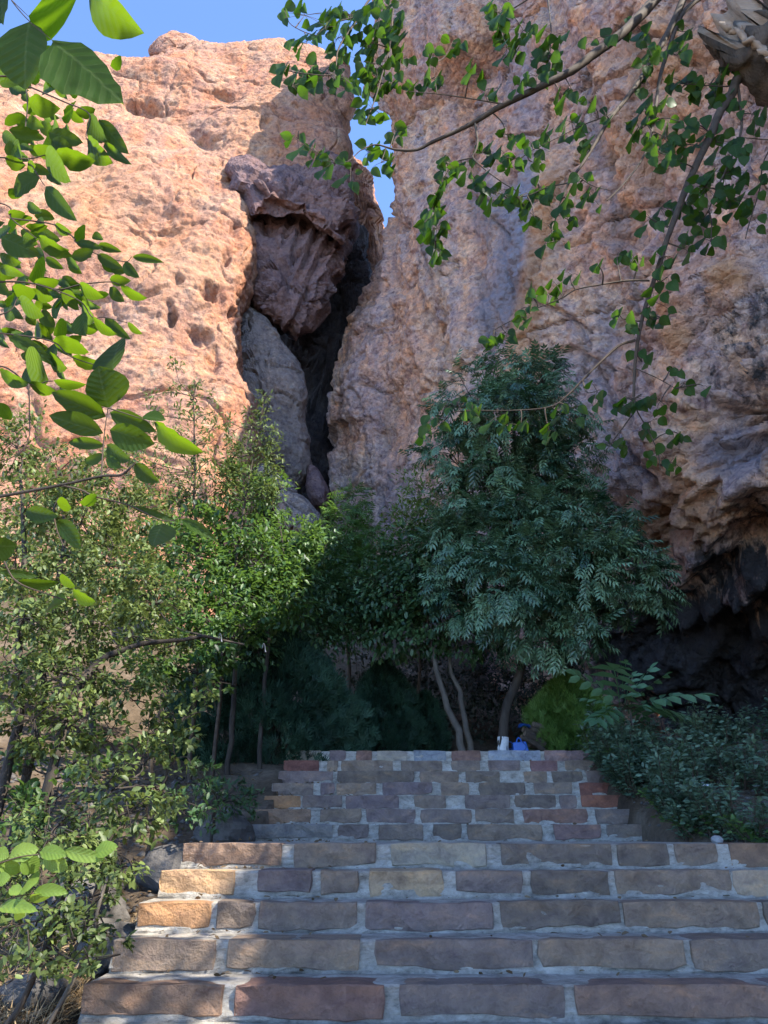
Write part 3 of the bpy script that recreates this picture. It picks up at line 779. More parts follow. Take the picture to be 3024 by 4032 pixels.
# ------------------------------------------------------------------ plant tools
def leaf_material(name, a, b, trans, tr=0.45, rough=0.45, spec=0.4, var=0.35, per_object=False, edge=None):
    m, n, l, out = nmat(name)
    if per_object:
        oi = n.new('ShaderNodeObjectInfo'); fac = oi.outputs['Random']
    else:
        at = n.new('ShaderNodeAttribute'); at.attribute_name = 'tint'; fac = at.outputs['Fac']
    r = ramp(n, [(0.0, a), (1.0, b)]); l.new(fac, r.inputs[0])
    col = r.outputs[0]
    g = n.new('ShaderNodeNewGeometry')
    nz = noise_node(n, l, g.outputs['Position'], 30, 3, 0.5)
    rr = ramp(n, [(0.3, (0.78, 0.78, 0.78)), (0.7, (1.2, 1.2, 1.2))]); l.new(nz.outputs['Fac'], rr.inputs[0])
    col = mix(n, l, 0.7, col, rr.outputs[0], 'MULTIPLY')
    p = n.new('ShaderNodeBsdfPrincipled'); p.inputs['Roughness'].default_value = rough; p.inputs['Specular IOR Level'].default_value = spec
    l.new(col, p.inputs['Base Color'])
    t = n.new('ShaderNodeBsdfTranslucent')
    tc = mix(n, l, 0.75, col, trans)
    if per_object:
        uvn = n.new('ShaderNodeTexCoord'); sx = n.new('ShaderNodeSeparateXYZ'); l.new(uvn.outputs['Object'], sx.inputs[0])
        # pale midrib and side veins in the blade's own coordinates (x along, y across)
        ab = n.new('ShaderNodeMath'); ab.operation = 'ABSOLUTE'; l.new(sx.outputs['Y'], ab.inputs[0])
        w1 = n.new('ShaderNodeMath'); w1.operation = 'SUBTRACT'; l.new(sx.outputs['X'], w1.inputs[0]); l.new(ab.outputs[0], w1.inputs[1])
        w2 = n.new('ShaderNodeMath'); w2.operation = 'MULTIPLY'; w2.inputs[1].default_value = 46.0; l.new(w1.outputs[0], w2.inputs[0])
        w3 = n.new('ShaderNodeMath'); w3.operation = 'SINE'; l.new(w2.outputs[0], w3.inputs[0])
        v1 = n.new('ShaderNodeMapRange'); v1.inputs[1].default_value = 0.965; v1.inputs[2].default_value = 1.0; l.new(w3.outputs[0], v1.inputs[0])
        v2 = n.new('ShaderNodeMapRange'); v2.inputs[1].default_value = 0.016; v2.inputs[2].default_value = 0.006; l.new(ab.outputs[0], v2.inputs[0])
        mx = n.new('ShaderNodeMath'); mx.operation = 'MAXIMUM'; l.new(v1.outputs[0], mx.inputs[0]); l.new(v2.outputs[0], mx.inputs[1])
        ml = n.new('ShaderNodeMath'); ml.operation = 'MULTIPLY'; ml.inputs[1].default_value = 0.22; l.new(mx.outputs[0], ml.inputs[0])
        col2 = mix(n, l, ml.outputs[0], col, (0.17, 0.22, 0.08)); l.new(col2, p.inputs['Base Color'])
        tc = mix(n, l, ml.outputs[0], tc, tuple(0.45 * c for c in trans))
        bp = n.new('ShaderNodeBump'); bp.inputs['Strength'].default_value = 0.15; bp.inputs['Distance'].default_value = 0.01
        l.new(w3.outputs[0], bp.inputs['Height']); l.new(bp.outputs[0], p.inputs['Normal'])
    l.new(tc, t.inputs['Color'])
    ms = n.new('ShaderNodeMixShader'); ms.inputs[0].default_value = tr
    l.new(p.outputs[0], ms.inputs[1]); l.new(t.outputs[0], ms.inputs[2]); l.new(ms.outputs[0], out.inputs[0])
    return m

BARK = simple_material('grey_brown_bark', (0.055, 0.042, 0.032), (0.15, 0.12, 0.09), 9, 0.9, 0.8, 0.03, stretch=(1, 1, .25))
BARK_D = simple_material('dark_bark', (0.022, 0.018, 0.014), (0.07, 0.055, 0.042), 9, 0.9, 0.7, 0.02, stretch=(1, 1, .25))
BARK_P = simple_material('pale_smooth_bark', (0.055, 0.046, 0.036), (0.13, 0.108, 0.082), 8, 0.8, 0.5, 0.01, stretch=(1, 1, .4))
TWIG = simple_material('brown_twig', (0.034, 0.023, 0.015), (0.085, 0.060, 0.040), 14, 0.8, 0.3, 0.005)
WHITE = simple_material('whitewash', (0.38, 0.38, 0.37), (0.62, 0.62, 0.60), 12, 0.9, 0.3, 0.01)

def tube(pts, radii, sides=7, jitter=0.0, seed=0, cap=True):
    pts = np.asarray(pts, float); radii = np.asarray(radii, float)
    n = len(pts)
    tg = np.gradient(pts, axis=0); tg /= np.linalg.norm(tg, axis=1)[:, None] + 1e-9
    ref = np.array([0.31, 0.42, 0.85]); V = []
    r = np.random.default_rng(seed)
    for i in range(n):
        a = np.cross(tg[i], ref); a /= np.linalg.norm(a) + 1e-9; b = np.cross(tg[i], a)
        th = np.arange(sides) / sides * 2 * math.pi
        rr = radii[i] * (1 + jitter * r.normal(size=sides))
        V.append(pts[i] + rr[:, None] * (np.cos(th)[:, None] * a + np.sin(th)[:, None] * b))
    V = np.concatenate(V)
    F = grid_faces(n, sides, True)
    return V, F

class TubeSet:
    def __init__(s): s.V = []; s.F = []; s.n = 0
    def add(s, pts, radii, sides=6, jitter=0.0, seed=0):
        V, F = tube(pts, radii, sides, jitter, seed); s.V.append(V); s.F.append(F + s.n); s.n += len(V)
    def mesh(s, name, mat, smooth=True): return mesh_data(name, np.concatenate(s.V), np.concatenate(s.F), mat, smooth)

def smooth_path(pts, n):
    return catmull(np.asarray(pts, float), n)

# leaf templates: x along the leaf, y across, z up
def tpl_diamond(w=0.42, fold=0.08):
    V = np.array([[0, 0, 0], [.45, w / 2, fold], [1, 0, -.04], [.45, -w / 2, fold]]); F = np.array([[0, 2, 1], [0, 3, 2]])
    return V, F
def tpl_blade(w=0.5, fold=0.07, curl=-.10):
    V = np.array([[0, 0, 0], [.5, 0, -fold * .3], [1, 0, curl], [.28, w * .46, fold], [.68, w * .42, fold * .5 + curl * .3], [.28, -w * .46, fold], [.68, -w * .42, fold * .5 + curl * .3]])
    F = np.array([[0, 1, 3], [1, 4, 3], [1, 2, 4], [0, 5, 1], [1, 5, 6], [1, 6, 2]])
    return V, F
def tpl_pinnate(pairs=5, length=.34, w=.11, droop=.28, ang=62, rach=.012, tipless=False, full=False):
    V = []; F = []
    def put(base, ax, nr, L, wd):
        ax = ax / np.linalg.norm(ax); y = np.cross(nr, ax); y /= np.linalg.norm(y); z = np.cross(ax, y)
        k = len(V)
        if full:
            h = wd / L / 2
            for a, b, c in [(0, 0, 0), (.22, h * .8, .05), (.62, h, .03), (1, 0, -.10), (.62, -h, .03), (.22, -h * .8, .05)]: V.append(base + L * (a * ax + b * y + c * z))
            F.extend([(k, k + 3, k + 2), (k, k + 2, k + 1), (k, k + 5, k + 4), (k, k + 4, k + 3)])
            return
        loc = [(0, 0, 0), (.42, wd / L / 2, .06), (1, 0, -.10), (.42, -wd / L / 2, .06)]
        for a, b, c in loc: V.append(base + L * (a * ax + b * y + c * z))
        F.append((k, k + 2, k + 1)); F.append((k, k + 3, k + 2))
    path = lambda t: np.array([t, 0, -droop * t * t])
    for i in range(pairs):
        t = 0.22 + 0.70 * i / (pairs - 1) if pairs > 1 else .6
        c = path(t); tan = np.array([1, 0, -2 * droop * t]); tan /= np.linalg.norm(tan)
        L = length * (0.75 + 0.5 * math.sin(math.pi * (0.25 + 0.6 * i / pairs)))
        for s in (-1, 1):
            a = math.radians(ang - 14 * i / pairs)
            ax = tan * math.cos(a) + np.array([0, s, 0]) * math.sin(a) + np.array([0, 0, -.22])
            put(c, ax, np.array([0.1, 0, 1.0]), L, w)
    put(path(.97), np.array([1, 0, -2 * droop]), np.array([.3, 0, 1.0]), length * 1.05, w * 1.05)
    k = len(V)
    for t in (0, .5, 1.0):
        V.append(path(t) + (0, rach / 2, 0)); V.append(path(t) - (0, rach / 2, 0))
    for q in (0, 2): F.append((k + q, k + q + 1, k + q + 3)); F.append((k + q, k + q + 3, k + q + 2))
    return np.array(V), np.array(F)
def tpl_spray(n=5, w=.05):
    """flat feathery conifer spray"""
    V = []; F = []
    for i in range(n):
        a = (i - (n - 1) / 2) * 0.42; L = 1 - .35 * abs(a)
        s = np.array([.15 + .1 * abs(i - n // 2), 0, 0]) * 0
        d = np.array([math.cos(a), math.sin(a), 0]); p = np.array([-d[1], d[0], 0])
        k = len(V)
        V += [s, s + d * L * .55 + p * w + (0, 0, .03), s + d * L, s + d * L * .55 - p * w + (0, 0, .03)]
        F += [(k, k + 2, k + 1), (k, k + 3, k + 2)]
    return np.array(V, float), np.array(F)

def leaves(name, tpl, pos, axis, nrm, size, mat, tint):
    TV, TF = tpl
    axis = axis / (np.linalg.norm(axis, axis=1)[:, None] + 1e-9)
    y = np.cross(nrm, axis); y /= np.linalg.norm(y, axis=1)[:, None] + 1e-9
    z = np.cross(axis, y)
    V = pos[:, None] + size[:, None, None] * (TV[None, :, :1] * axis[:, None] + TV[None, :, 1:2] * y[:, None] + TV[None, :, 2:3] * z[:, None])
    F = (TF[None] + (np.arange(len(pos)) * len(TV))[:, None, None]).reshape(-1, TF.shape[1])
    me = mesh_data(name, V.reshape(-1, 3), F, mat, False, {'tint': ('POINT', np.repeat(tint, len(TV)))})
    return me

def unit(n, r):
    v = r.normal(size=(n, 3)); return v / np.linalg.norm(v, axis=1)[:, None]

def scatter(clusters, dens, clump, spread, r, hollow=0.45):
    """leaf points gathered in clumps inside ellipsoid clusters [(centre, (rx, ry, rz), weight)]"""
    pos = []; out = []; tint = []; cc = []
    for c, rad, wt in clusters:
        c = np.asarray(c); rad = np.asarray(rad)
        n = max(3, int(dens * wt * rad[0] * rad[2] / clump))
        u = unit(n, r); q = (hollow + (1 - hollow) * r.random(n) ** 0.6)
        cen = c + u * q[:, None] * rad
        tn = np.clip(r.normal(0.48, 0.30, n), 0, 1)
        k = r.poisson(clump, n) + 1
        idx = np.repeat(np.arange(n), k)
        p = cen[idx] + r.normal(size=(len(idx), 3)) * np.array([1.15, 1.15, .7]) * spread * rad.mean() * r.uniform(.6, 1.35, n)[idx][:, None]
        o = (p - c) / rad; o /= np.linalg.norm(o, axis=1)[:, None] + 1e-6
        pos.append(p); out.append(o); tint.append(np.clip(tn[idx] + r.normal(0, .12, len(idx)), 0, 1)); cc.append(cen)
    return np.concatenate(pos), np.concatenate(out), np.concatenate(tint), cc

def px_cluster(px, py, Y, rpx, wt=1.0, ry=None, flat=1.0):
    c = P(px, py, Y); d = np.linalg.norm(c - EYE)
    r = rpx * d / FPX
    return (c, (r, r if ry is None else ry, r * flat), wt)

def branchwork(ts, stem_nodes, clusters, cc, r, r0=0.03, r1=0.006, twigs=6, sag=0.0):
    """limbs from the stem to each cluster and twigs on to its clumps"""
    sn = np.asarray(stem_nodes)
    for (c, rad, wt), cen in zip(clusters, cc):
        low = sn[sn[:, 2] < c[2] + 0.1]
        if len(low) == 0: low = sn[:1]
        d = np.linalg.norm(low - c, axis=1); b = low[np.argmin(d)]
        mid = (b + c) / 2 + r.normal(size=3) * 0.08 * np.linalg.norm(c - b) + np.array([0, 0, sag])
        pts = smooth_path([b, mid, c], 7); ts.add(pts, np.linspace(r0, r0 * .45, 7), 6)
        for q in cen[r.permutation(len(cen))[:twigs]]:
            m2 = (c + q) / 2 + r.normal(size=3) * .05
            ts.add(smooth_path([mid * .3 + c * .7, m2, q], 5), np.linspace(r0 * .4, r1, 5), 4)
# ------------------------------------------------------------------ trees and shrubs standing behind the stairs
LEAF_ASH = leaf_material('blue_green_ash_leaf', (0.018, 0.055, 0.024), (0.155, 0.255, 0.125), (0.06, 0.15, 0.03), 0.24, 0.38, 0.6)
LEAF_DK = leaf_material('dark_green_leaf', (0.016, 0.046, 0.015), (0.09, 0.165, 0.055), (0.06, 0.14, 0.02), 0.28, 0.45, 0.45)
LEAF_LT = leaf_material('fresh_green_leaf', (0.012, 0.036, 0.009), (0.095, 0.175, 0.040), (0.16, 0.28, 0.04), 0.4, 0.45, 0.4)
LEAF_OL = leaf_material('dry_olive_leaf', (0.014, 0.034, 0.008), (0.165, 0.215, 0.058), (0.19, 0.24, 0.05), 0.35, 0.5, 0.4)
LEAF_TH = leaf_material('dark_conifer_spray', (0.009, 0.028, 0.016), (0.032, 0.075, 0.040), (0.02, 0.06, 0.02), 0.12, 0.6, 0.25)
LEAF_TB = leaf_material('bright_conifer_spray', (0.06, 0.13, 0.02), (0.13, 0.23, 0.045), (0.08, 0.17, 0.02), 0.25, 0.55, 0.3)
LEAF_WD = leaf_material('grey_green_weed_leaf', (0.060, 0.105, 0.062), (0.145, 0.22, 0.130), (0.08, 0.15, 0.04), 0.3, 0.5, 0.4)
LEAF_UG = leaf_material('dusky_undergrowth_leaf', (0.022, 0.030, 0.018), (0.075, 0.075, 0.055), (0.06, 0.09, 0.03), 0.2, 0.6, 0.25)
LEAF_YG = leaf_material('yellow_green_leaf', (0.07, 0.11, 0.02), (0.14, 0.19, 0.04), (0.18, 0.26, 0.03), 0.35, 0.5, 0.35)

PIN_ASH = tpl_pinnate(4, .40, .15, .22, 52)
def down_axes(out, r, droop=0.55, jit=0.5):
    a = out * 0.9 + r.normal(size=out.shape) * jit; a[:, 2] -= droop
    nr = np.tile([0, -.25, 1.0], (len(out), 1)) + out * .5 + r.normal(size=out.shape) * .25
    return a, nr

def stem_pts(path, n=14):
    return smooth_path([P(*p) for p in path], n)

def make_tree(name, label, cat, stems, clusters, tpl, leaf_mat, dens, size, seed, clump=8, spread=.22, bark=BARK, stem_r=(.07, .025), droop=.55, jit=.5, group=None, limb=0.025, twigs=6, hollow=.45, whitewash=None, axes=None):
    r = np.random.default_rng(seed)
    base = stems[0][0] if isinstance(stems[0], np.ndarray) else np.asarray(stems[0][0])
    root = tag(empty(name, base), label, cat, group)
    nodes = []
    for i, s in enumerate(stems):
        ts = TubeSet()
        rr = (stem_r[0] + (stem_r[1] - stem_r[0]) * np.linspace(0, 1, len(s)) ** 1.5) * (1 if i == 0 else .85)
        s = s + r.normal(size=s.shape) * 0.012
        ts.add(s, rr, 9, .05, seed + i)
        child('trunk', ts.mesh('trunk', bark), root)
        nodes.append(s[len(s) // 3:])
        if whitewash and i < len(whitewash) and whitewash[i]:
            h = whitewash[i]; k = max(3, int(len(s)))
            zz = s[:, 2] - s[0, 2]; pt = [s[0] - (0, 0, .05)]
            for t in np.linspace(0.0, h, 4)[1:]:
                pt.append(np.array([np.interp(t, zz, s[:, a]) for a in range(3)]))
            t2 = TubeSet(); t2.add(np.array(pt), np.full(4, stem_r[0] * 1.06), 10, .05, seed + 9)
            child('whitewash_band', t2.mesh('whitewash_band', WHITE), root)
    pos, out, tint, cc = scatter(clusters, dens, clump, spread, r, hollow)
    ts = TubeSet(); branchwork(ts, np.concatenate(nodes), clusters, cc, r, limb, .004, twigs)
    bo = child('branches', ts.mesh('branches', bark), root); bo['kind'] = 'stuff'
    ax, nr = (down_axes(out, r, droop, jit) if axes is None else axes(out, r))
    sz = size * r.uniform(.65, 1.2, len(pos))
    c = child('crown', leaves('crown', tpl, pos, ax, nr, sz, leaf_mat, tint), root)
    c['kind'] = 'stuff'
    return root

gb = lambda px, Y, dz=0.0: (lambda x: np.array([x, Y, ground_z(np.array([x]), np.array([Y]))[0] + dz]))((px - CX) / FPX * (Y * math.cos(PITCH) + 0.8 * math.sin(PITCH)))
def stem_to(px0, Y0, path, n=14):
    return smooth_path([gb(px0, Y0, -.1)] + [P(*p) for p in path], n)

YA = 10.9
ash = [px_cluster(*c) for c in [(2050, 1490, YA, 120, .8), (1850, 1590, YA - .2, 130, .7), (2170, 1610, YA, 140, .9), (1985, 1700, YA - .5, 180, 1.1), (1770, 1800, YA - .2, 110, .9), (2230, 1800, YA + .1, 130, .9), (1830, 1930, YA, 120, .6), (2080, 1980, YA + .2, 120, .5),
       (1900, 2130, YA - .7, 180, 1.1), (2150, 2110, YA - .8, 180, 1.2), (2340, 2120, YA - .5, 150, 1.1), (2470, 2290, YA - .5, 150, 1.1), (2250, 2270, YA - 1.0, 180, 1.2), (1980, 2310, YA - .9, 190, 1.2), (2100, 2450, YA - .7, 150, 1.0), (2260, 2450, YA - .8, 110, 1.0), (1780, 2200, YA - .5, 130, 1.0), (1800, 2360, YA - .6, 130, 1.0), (1920, 1880, YA - .3, 140, .8), (2130, 1880, YA - .2, 140, .8), (2250, 1990, YA - .2, 120, .8), (1980, 2020, YA - .4, 130, .7), (2150, 1500, YA, 90, .7), (1920, 1520, YA, 90, .7)]]
make_tree('ash_tree', 'tall blue-green ash tree whose trunk has a broad whitewashed foot', 'tree',
          [stem_to(1990, 10.7, [(1985, 2830, 10.75), (2040, 2680, 10.8), (2085, 2500, 10.9), (2060, 2200, 10.9), (2020, 1900, 10.9), (2030, 1600, 10.9)])], ash, PIN_ASH, LEAF_ASH, 900, .235, 31, 11, .15, BARK_D, (.075, .02), .40, .55, limb=.022, twigs=5, whitewash=[.42])
ash2 = [px_cluster(*c) for c in [(1620, 2180, 11.2, 130, 1.0), (1560, 2340, 11.0, 150, 1.0), (1700, 2440, 10.8, 130, .9), (1680, 2290, 10.9, 150, 1.0), (1480, 2440, 11.2, 110, .8), (1820, 2520, 10.6, 100, .7), (1560, 2500, 11.0, 110, .7)]]
make_tree('ash_tree', 'dark dense tree on two slender leaning trunks with a patchy white foot', 'tree',
          [stem_to(1835, 10.55, [(1810, 2900, 10.6), (1760, 2780, 10.65), (1720, 2640, 10.75), (1690, 2480, 10.9), (1640, 2250, 11.1)]),
           stem_to(1850, 10.8, [(1840, 2870, 10.85), (1810, 2740, 10.9), (1775, 2620, 11.0), (1760, 2450, 11.0)])],
          ash2, tpl_blade(.5), LEAF_DK, 4500, .10, 37, 16, .16, BARK_P, (.055, .02), .5, .6, limb=.018, twigs=6, whitewash=[.16])
yg = [px_cluster(*c) for c in [(1650, 1930, 12.6, 85, .8), (1610, 2060, 12.4, 95, .9), (1690, 2040, 12.5, 70, .7)]]
make_tree('shrub', 'yellow-green bush against the rock wall, behind the blue-green ash', 'shrub', [stem_to(1640, 12.6, [(1650, 2500, 12.6), (1640, 2050, 12.5)])], yg, tpl_blade(.4), LEAF_YG, 3500, .09, 41, 8, .25, BARK, (.03, .01), .3, .7, limb=.012)
sap = [px_cluster(*c) for c in [(1365, 1985, 13.0, 65, .6), (1330, 2090, 12.9, 95, .8), (1440, 2140, 12.8, 90, .8), (1290, 2210, 12.6, 100, .9), (1400, 2260, 12.3, 110, .9), (1270, 2330, 12.0, 110, 1.0)]]
make_tree('sapling', 'light green sapling standing before the foot of the gorge', 'tree', [stem_to(1370, 12.8, [(1370, 2500, 12.8), (1365, 2200, 12.9), (1368, 1990, 13.0)])], sap, tpl_pinnate(4, .36, .13, .2, 55), LEAF_LT, 1300, .24, 43, 6, .2, BARK, (.04, .01), .25, .5, limb=.014)

def wisp_axes(out, r):
    a = out * .8 + r.normal(size=out.shape) * .7; a[:, 2] += .1
    nr = r.normal(size=out.shape) * .7 + np.array([.2, -.4, .8])
    return a, nr
# shoots that stand up against the sunlit cliff
sh = []
rs = np.random.default_rng(5)
for (bx, by, tx, ty) in [(640, 2050, 600, 1560), (700, 2050, 690, 1440), (760, 2000, 770, 1500), (830, 2000, 840, 1560), (900, 2000, 905, 1660), (960, 2000, 985, 1620), (1040, 2000, 1035, 1560), (1060, 2000, 1080, 1700), (560, 2050, 540, 1700), (880, 1950, 930, 1740)]:
    for t in np.linspace(.15, 1, 7): sh.append(px_cluster(bx + (tx - bx) * t, by + (ty - by) * t, 9.3, 42 - 18 * t, .55))
make_tree('shrub', 'slender upright shoots of a shrub against the sunlit cliff', 'shrub', [stem_to(760, 9.4, [(780, 2500, 9.4), (770, 2000, 9.35), (765, 1560, 9.3)]), stem_to(840, 9.4, [(900, 2400, 9.4), (960, 2000, 9.35), (1035, 1600, 9.3)])], sh, tpl_blade(.34), LEAF_OL, 7000, .075, 47, 5, .35, TWIG, (.03, .008), -.1, .7, limb=.008, twigs=2, hollow=.1)
mid = [px_cluster(*c) for c in [(850, 2130, 9.6, 140, .9), (1000, 2200, 9.6, 150, 1.0), (1140, 2130, 10.3, 120, .9), (760, 2260, 9.2, 150, .9), (930, 2340, 9.3, 150, 1.0), (1100, 2320, 9.8, 150, 1.0), (1060, 1960, 10.5, 110, .7), (960, 1900, 10.5, 90, .6), (800, 2420, 8.8, 130, .9), (640, 2150, 9.0, 120, .7), (700, 2400, 8.4, 110, .7), (870, 2520, 8.6, 110, .7), (980, 2480, 9.0, 90, .7), (560, 2280, 8.2, 110, .6), (720, 2000, 9.8, 90, .5), (900, 2030, 10.2, 100, .7), (620, 2600, 7.6, 90, .7), (1180, 2230, 10.4, 90, .8)]]
make_tree('shrub', 'broad fresh-green shrub below the sunlit cliff, half of it in sun', 'shrub', [stem_to(900, 9.6, [(930, 2600, 9.6), (950, 2250, 9.6)]), stem_to(1020, 9.8, [(1060, 2500, 9.9), (1120, 2200, 10.2)])], mid, tpl_blade(.5), LEAF_LT, 4600, .09, 53, 26, .19, BARK_D, (.035, .012), .2, .8, limb=.014, twigs=7)
bk = [px_cluster(*c) for c in [(1220, 2260, 11.0, 130, 1.0), (1330, 2400, 11.4, 140, 1.0), (1180, 2420, 10.8, 130, 1.0), (1420, 2380, 11.6, 110, .9), (1080, 2470, 10.4, 120, .9), (1300, 2510, 11.2, 110, .8), (1150, 2190, 11.2, 110, .7), (1280, 2150, 11.6, 90, .6), (1000, 2540, 10.0, 90, .7), (1480, 2300, 11.8, 90, .7)]]
make_tree('shrub', 'deep green shrub in the shade, above the dark cypress', 'shrub', [stem_to(1250, 11.2, [(1260, 2600, 11.2), (1270, 2350, 11.2)])], bk, tpl_blade(.5), LEAF_DK, 4200, .09, 59, 20, .20, BARK_D, (.04, .012), .3, .8, limb=.014, twigs=6)

# left-hand thicket of small dry leaves on dark stems
thick = []
for c in [(60, 1750, 6.4, 130), (230, 1850, 6.6, 130), (420, 1880, 7.0, 120), (120, 1980, 6.2, 150), (330, 2050, 6.6, 150), (520, 2020, 7.2, 130), (60, 2200, 5.8, 140), (250, 2250, 6.2, 150), (450, 2230, 6.6, 140), (600, 2350, 7.2, 130), (100, 2420, 5.6, 150), (300, 2450, 6.0, 150), (500, 2500, 6.6, 130), (80, 2620, 5.4, 140), (260, 2650, 5.8, 140), (450, 2680, 6.2, 120), (640, 2560, 7.0, 110), (120, 2850, 5.3, 120), (300, 2850, 5.6, 120)]:
    thick.append(px_cluster(*c, .8))
make_tree('thicket_tree', 'sunlit tree of small dry leaves on dark crooked stems, left of the stairs', 'tree',
          [stem_to(60, 5.6, [(50, 2900, 5.7), (70, 2700, 5.8), (85, 2450, 5.9), (95, 2150, 6.1), (80, 1850, 6.3)]),
           stem_to(140, 5.8, [(150, 2850, 5.9), (170, 2600, 6.0), (210, 2400, 6.2), (250, 2150, 6.4), (240, 1900, 6.6)]),
           stem_to(200, 5.4, [(250, 2850, 5.6), (320, 2700, 5.8), (400, 2600, 6.0), (520, 2550, 6.3), (660, 2530, 6.6), (820, 2505, 7.0), (960, 2540, 7.4)])],
          thick, tpl_blade(.5), LEAF_OL, 8000, .058, 61, 26, .17, BARK_D, (.04, .012), .2, .9, limb=.011, twigs=9)
low = [px_cluster(*c) for c in [(420, 3080, 4.9, 120, .9), (520, 3200, 4.8, 110, .9), (350, 3220, 4.6, 110, .8), (250, 3330, 4.4, 110, .7), (480, 3360, 4.6, 90, .7), (620, 3100, 5.4, 90, .7), (560, 3000, 5.4, 90, .8)]]
make_tree('shrub', 'low sunlit shrub beside the left end of the landing', 'shrub', [stem_to(430, 4.9, [(430, 3300, 4.8), (440, 3100, 4.9)]), stem_to(330, 4.6, [(300, 3350, 4.5), (280, 3300, 4.4)])], low, tpl_blade(.5), LEAF_OL, 8000, .055, 67, 22, .18, BARK_D, (.022, .008), .1, .9, limb=.008, twigs=8)
lw2 = [px_cluster(*c) for c in [(680, 2800, 6.6, 90, .8), (780, 2740, 6.8, 70, .7), (600, 2880, 6.4, 90, .8), (740, 2880, 6.5, 70, .7), (830, 2800, 6.9, 50, .6), (690, 2980, 6.2, 70, .6)]]
make_tree('shrub', 'pale leafy shrub lit by the sun before the dark cypress', 'shrub', [stem_to(620, 6.5, [(650, 3050, 6.5), (690, 2850, 6.6)])], lw2, tpl_blade(.55), LEAF_OL, 5000, .068, 71, 16, .2, BARK_D, (.02, .008), .1, .9, limb=.008, twigs=8)
sd = [px_cluster(*c) for c in [(800, 3080, 6.6, 80, .8), (900, 3140, 7.2, 70, .8), (950, 3170, 7.6, 60, .8), (720, 3180, 6.2, 80, .7), (830, 3220, 6.6, 60, .6), (1000, 3140, 8.4, 45, .7)]]
make_tree('shrub', 'small shaded green shrub beside the foot of the upper steps', 'shrub', [stem_to(850, 7.0, [(850, 3200, 7.0), (860, 3120, 7.0)])], sd, tpl_blade(.45), LEAF_DK, 6000, .06, 73, 12, .2, BARK_D, (.015, .006), .0, .9, limb=.006, twigs=6)
bl = [px_cluster(*c) for c in [(150, 3500, 3.9, 130, .8), (60, 3650, 3.7, 120, .8), (260, 3640, 3.8, 110, .8), (380, 3560, 4.1, 90, .7), (120, 3780, 3.5, 110, .6), (300, 3790, 3.6, 90, .5), (430, 3680, 3.9, 60, .6), (60, 3350, 4.3, 110, .8), (180, 3250, 4.6, 110, .8), (330, 3430, 4.4, 90, .8), (450, 3500, 4.4, 60, .6), (30, 3500, 4.0, 110, .8), (200, 3720, 3.9, 90, .8), (330, 3700, 4.0, 70, .7)]]
make_tree('shrub', 'straggling shaded shrub on the bank beside the lower steps', 'shrub', [stem_to(200, 3.9, [(200, 3700, 3.85), (180, 3560, 3.9)])], bl, tpl_blade(.5), LEAF_OL, 9000, .045, 79, 20, .18, BARK_D, (.015, .006), .0, .9, limb=.006, twigs=8)

# ---- conifers
def cypress(label, px, Y, top, bot, wpx, mat, seed, n, spray, stems=1, upright=.9, sq=1.0, leanpx=0):
    r = np.random.default_rng(seed)
    base = gb(px, Y)
    tp = P(px + leanpx, top, Y); H = tp[2] - base[2]
    bz = P(px, bot, Y)[2] - base[2]
    W = wpx / FPX * np.linalg.norm(P(px, (top + bot) / 2, Y) - EYE) / 2
    root = tag(empty('cypress', base), label, 'cypress')
    for s in range(stems):
        a = r.uniform(0, 6.28); o = np.array([math.cos(a), math.sin(a), 0]) * (0.10 if stems > 1 else 0)
        ts = TubeSet(); ts.add(smooth_path([base + o - (0, 0, .1), base + o * 1.6 + (0, 0, H * .4), base + o * .6 + (0, 0, H * .9)], 9), np.linspace(.05, .012, 9), 8, .06, seed + s)
        child('trunk', ts.mesh('trunk', BARK_D), root)
    t = r.random(n) ** .8; ang = r.uniform(0, 2 * math.pi, n)
    prof = np.interp(t, [0, .12, .35, .6, .85, 1.0], [.55, .9, 1.0, .82, .42, .05])
    lob = 1 + .22 * np.sin(ang * 5 + t * 9 + seed) + .12 * np.sin(ang * 11 - t * 17)
    rad = W * prof * lob * (0.55 + .45 * r.random(n) ** .4)
    pos = base + np.stack([np.cos(ang) * rad, np.sin(ang) * rad * sq, bz + (H - bz) * t], -1)
    o = np.stack([np.cos(ang), np.sin(ang), np.zeros(n)], -1)
    ax = o * .55 + r.normal(size=(n, 3)) * .28; ax[:, 2] += upright
    nr = np.cross(ax, np.array([0, 0, 1.0])) + r.normal(size=(n, 3)) * .4
    tint = np.clip(.5 + .3 * np.sin(ang * 5 + t * 9 + seed) + r.normal(0, .2, n), 0, 1)
    c = child('foliage', leaves('foliage', tpl_spray(5, .055), pos, ax, nr, spray * r.uniform(.6, 1.2, n), mat, tint), root)
    c['kind'] = 'stuff'
    return root
cypress('dark wide cypress standing left of the top of the stairs', 1030, 10.6, 2470, 3100, 660, LEAF_TH, 81, 13000, .16, 3, .7, .6)
cypress('narrow grey-green cypress behind the top step, left of the leaning trunks', 1510, 12.3, 2620, 2990, 260, LEAF_TH, 83, 6000, .14, 1, .9, .8)
cypress('bright green young cypress beside the stacked firewood', 2265, 11.4, 2665, 3000, 300, LEAF_TB, 87, 7000, .13, 1, 1.1, .8)
cypress('small dark cypress in the shade behind the leaning trunks', 1680, 12.6, 2740, 2990, 150, LEAF_TH, 89, 2800, .13, 1, .9, .8)

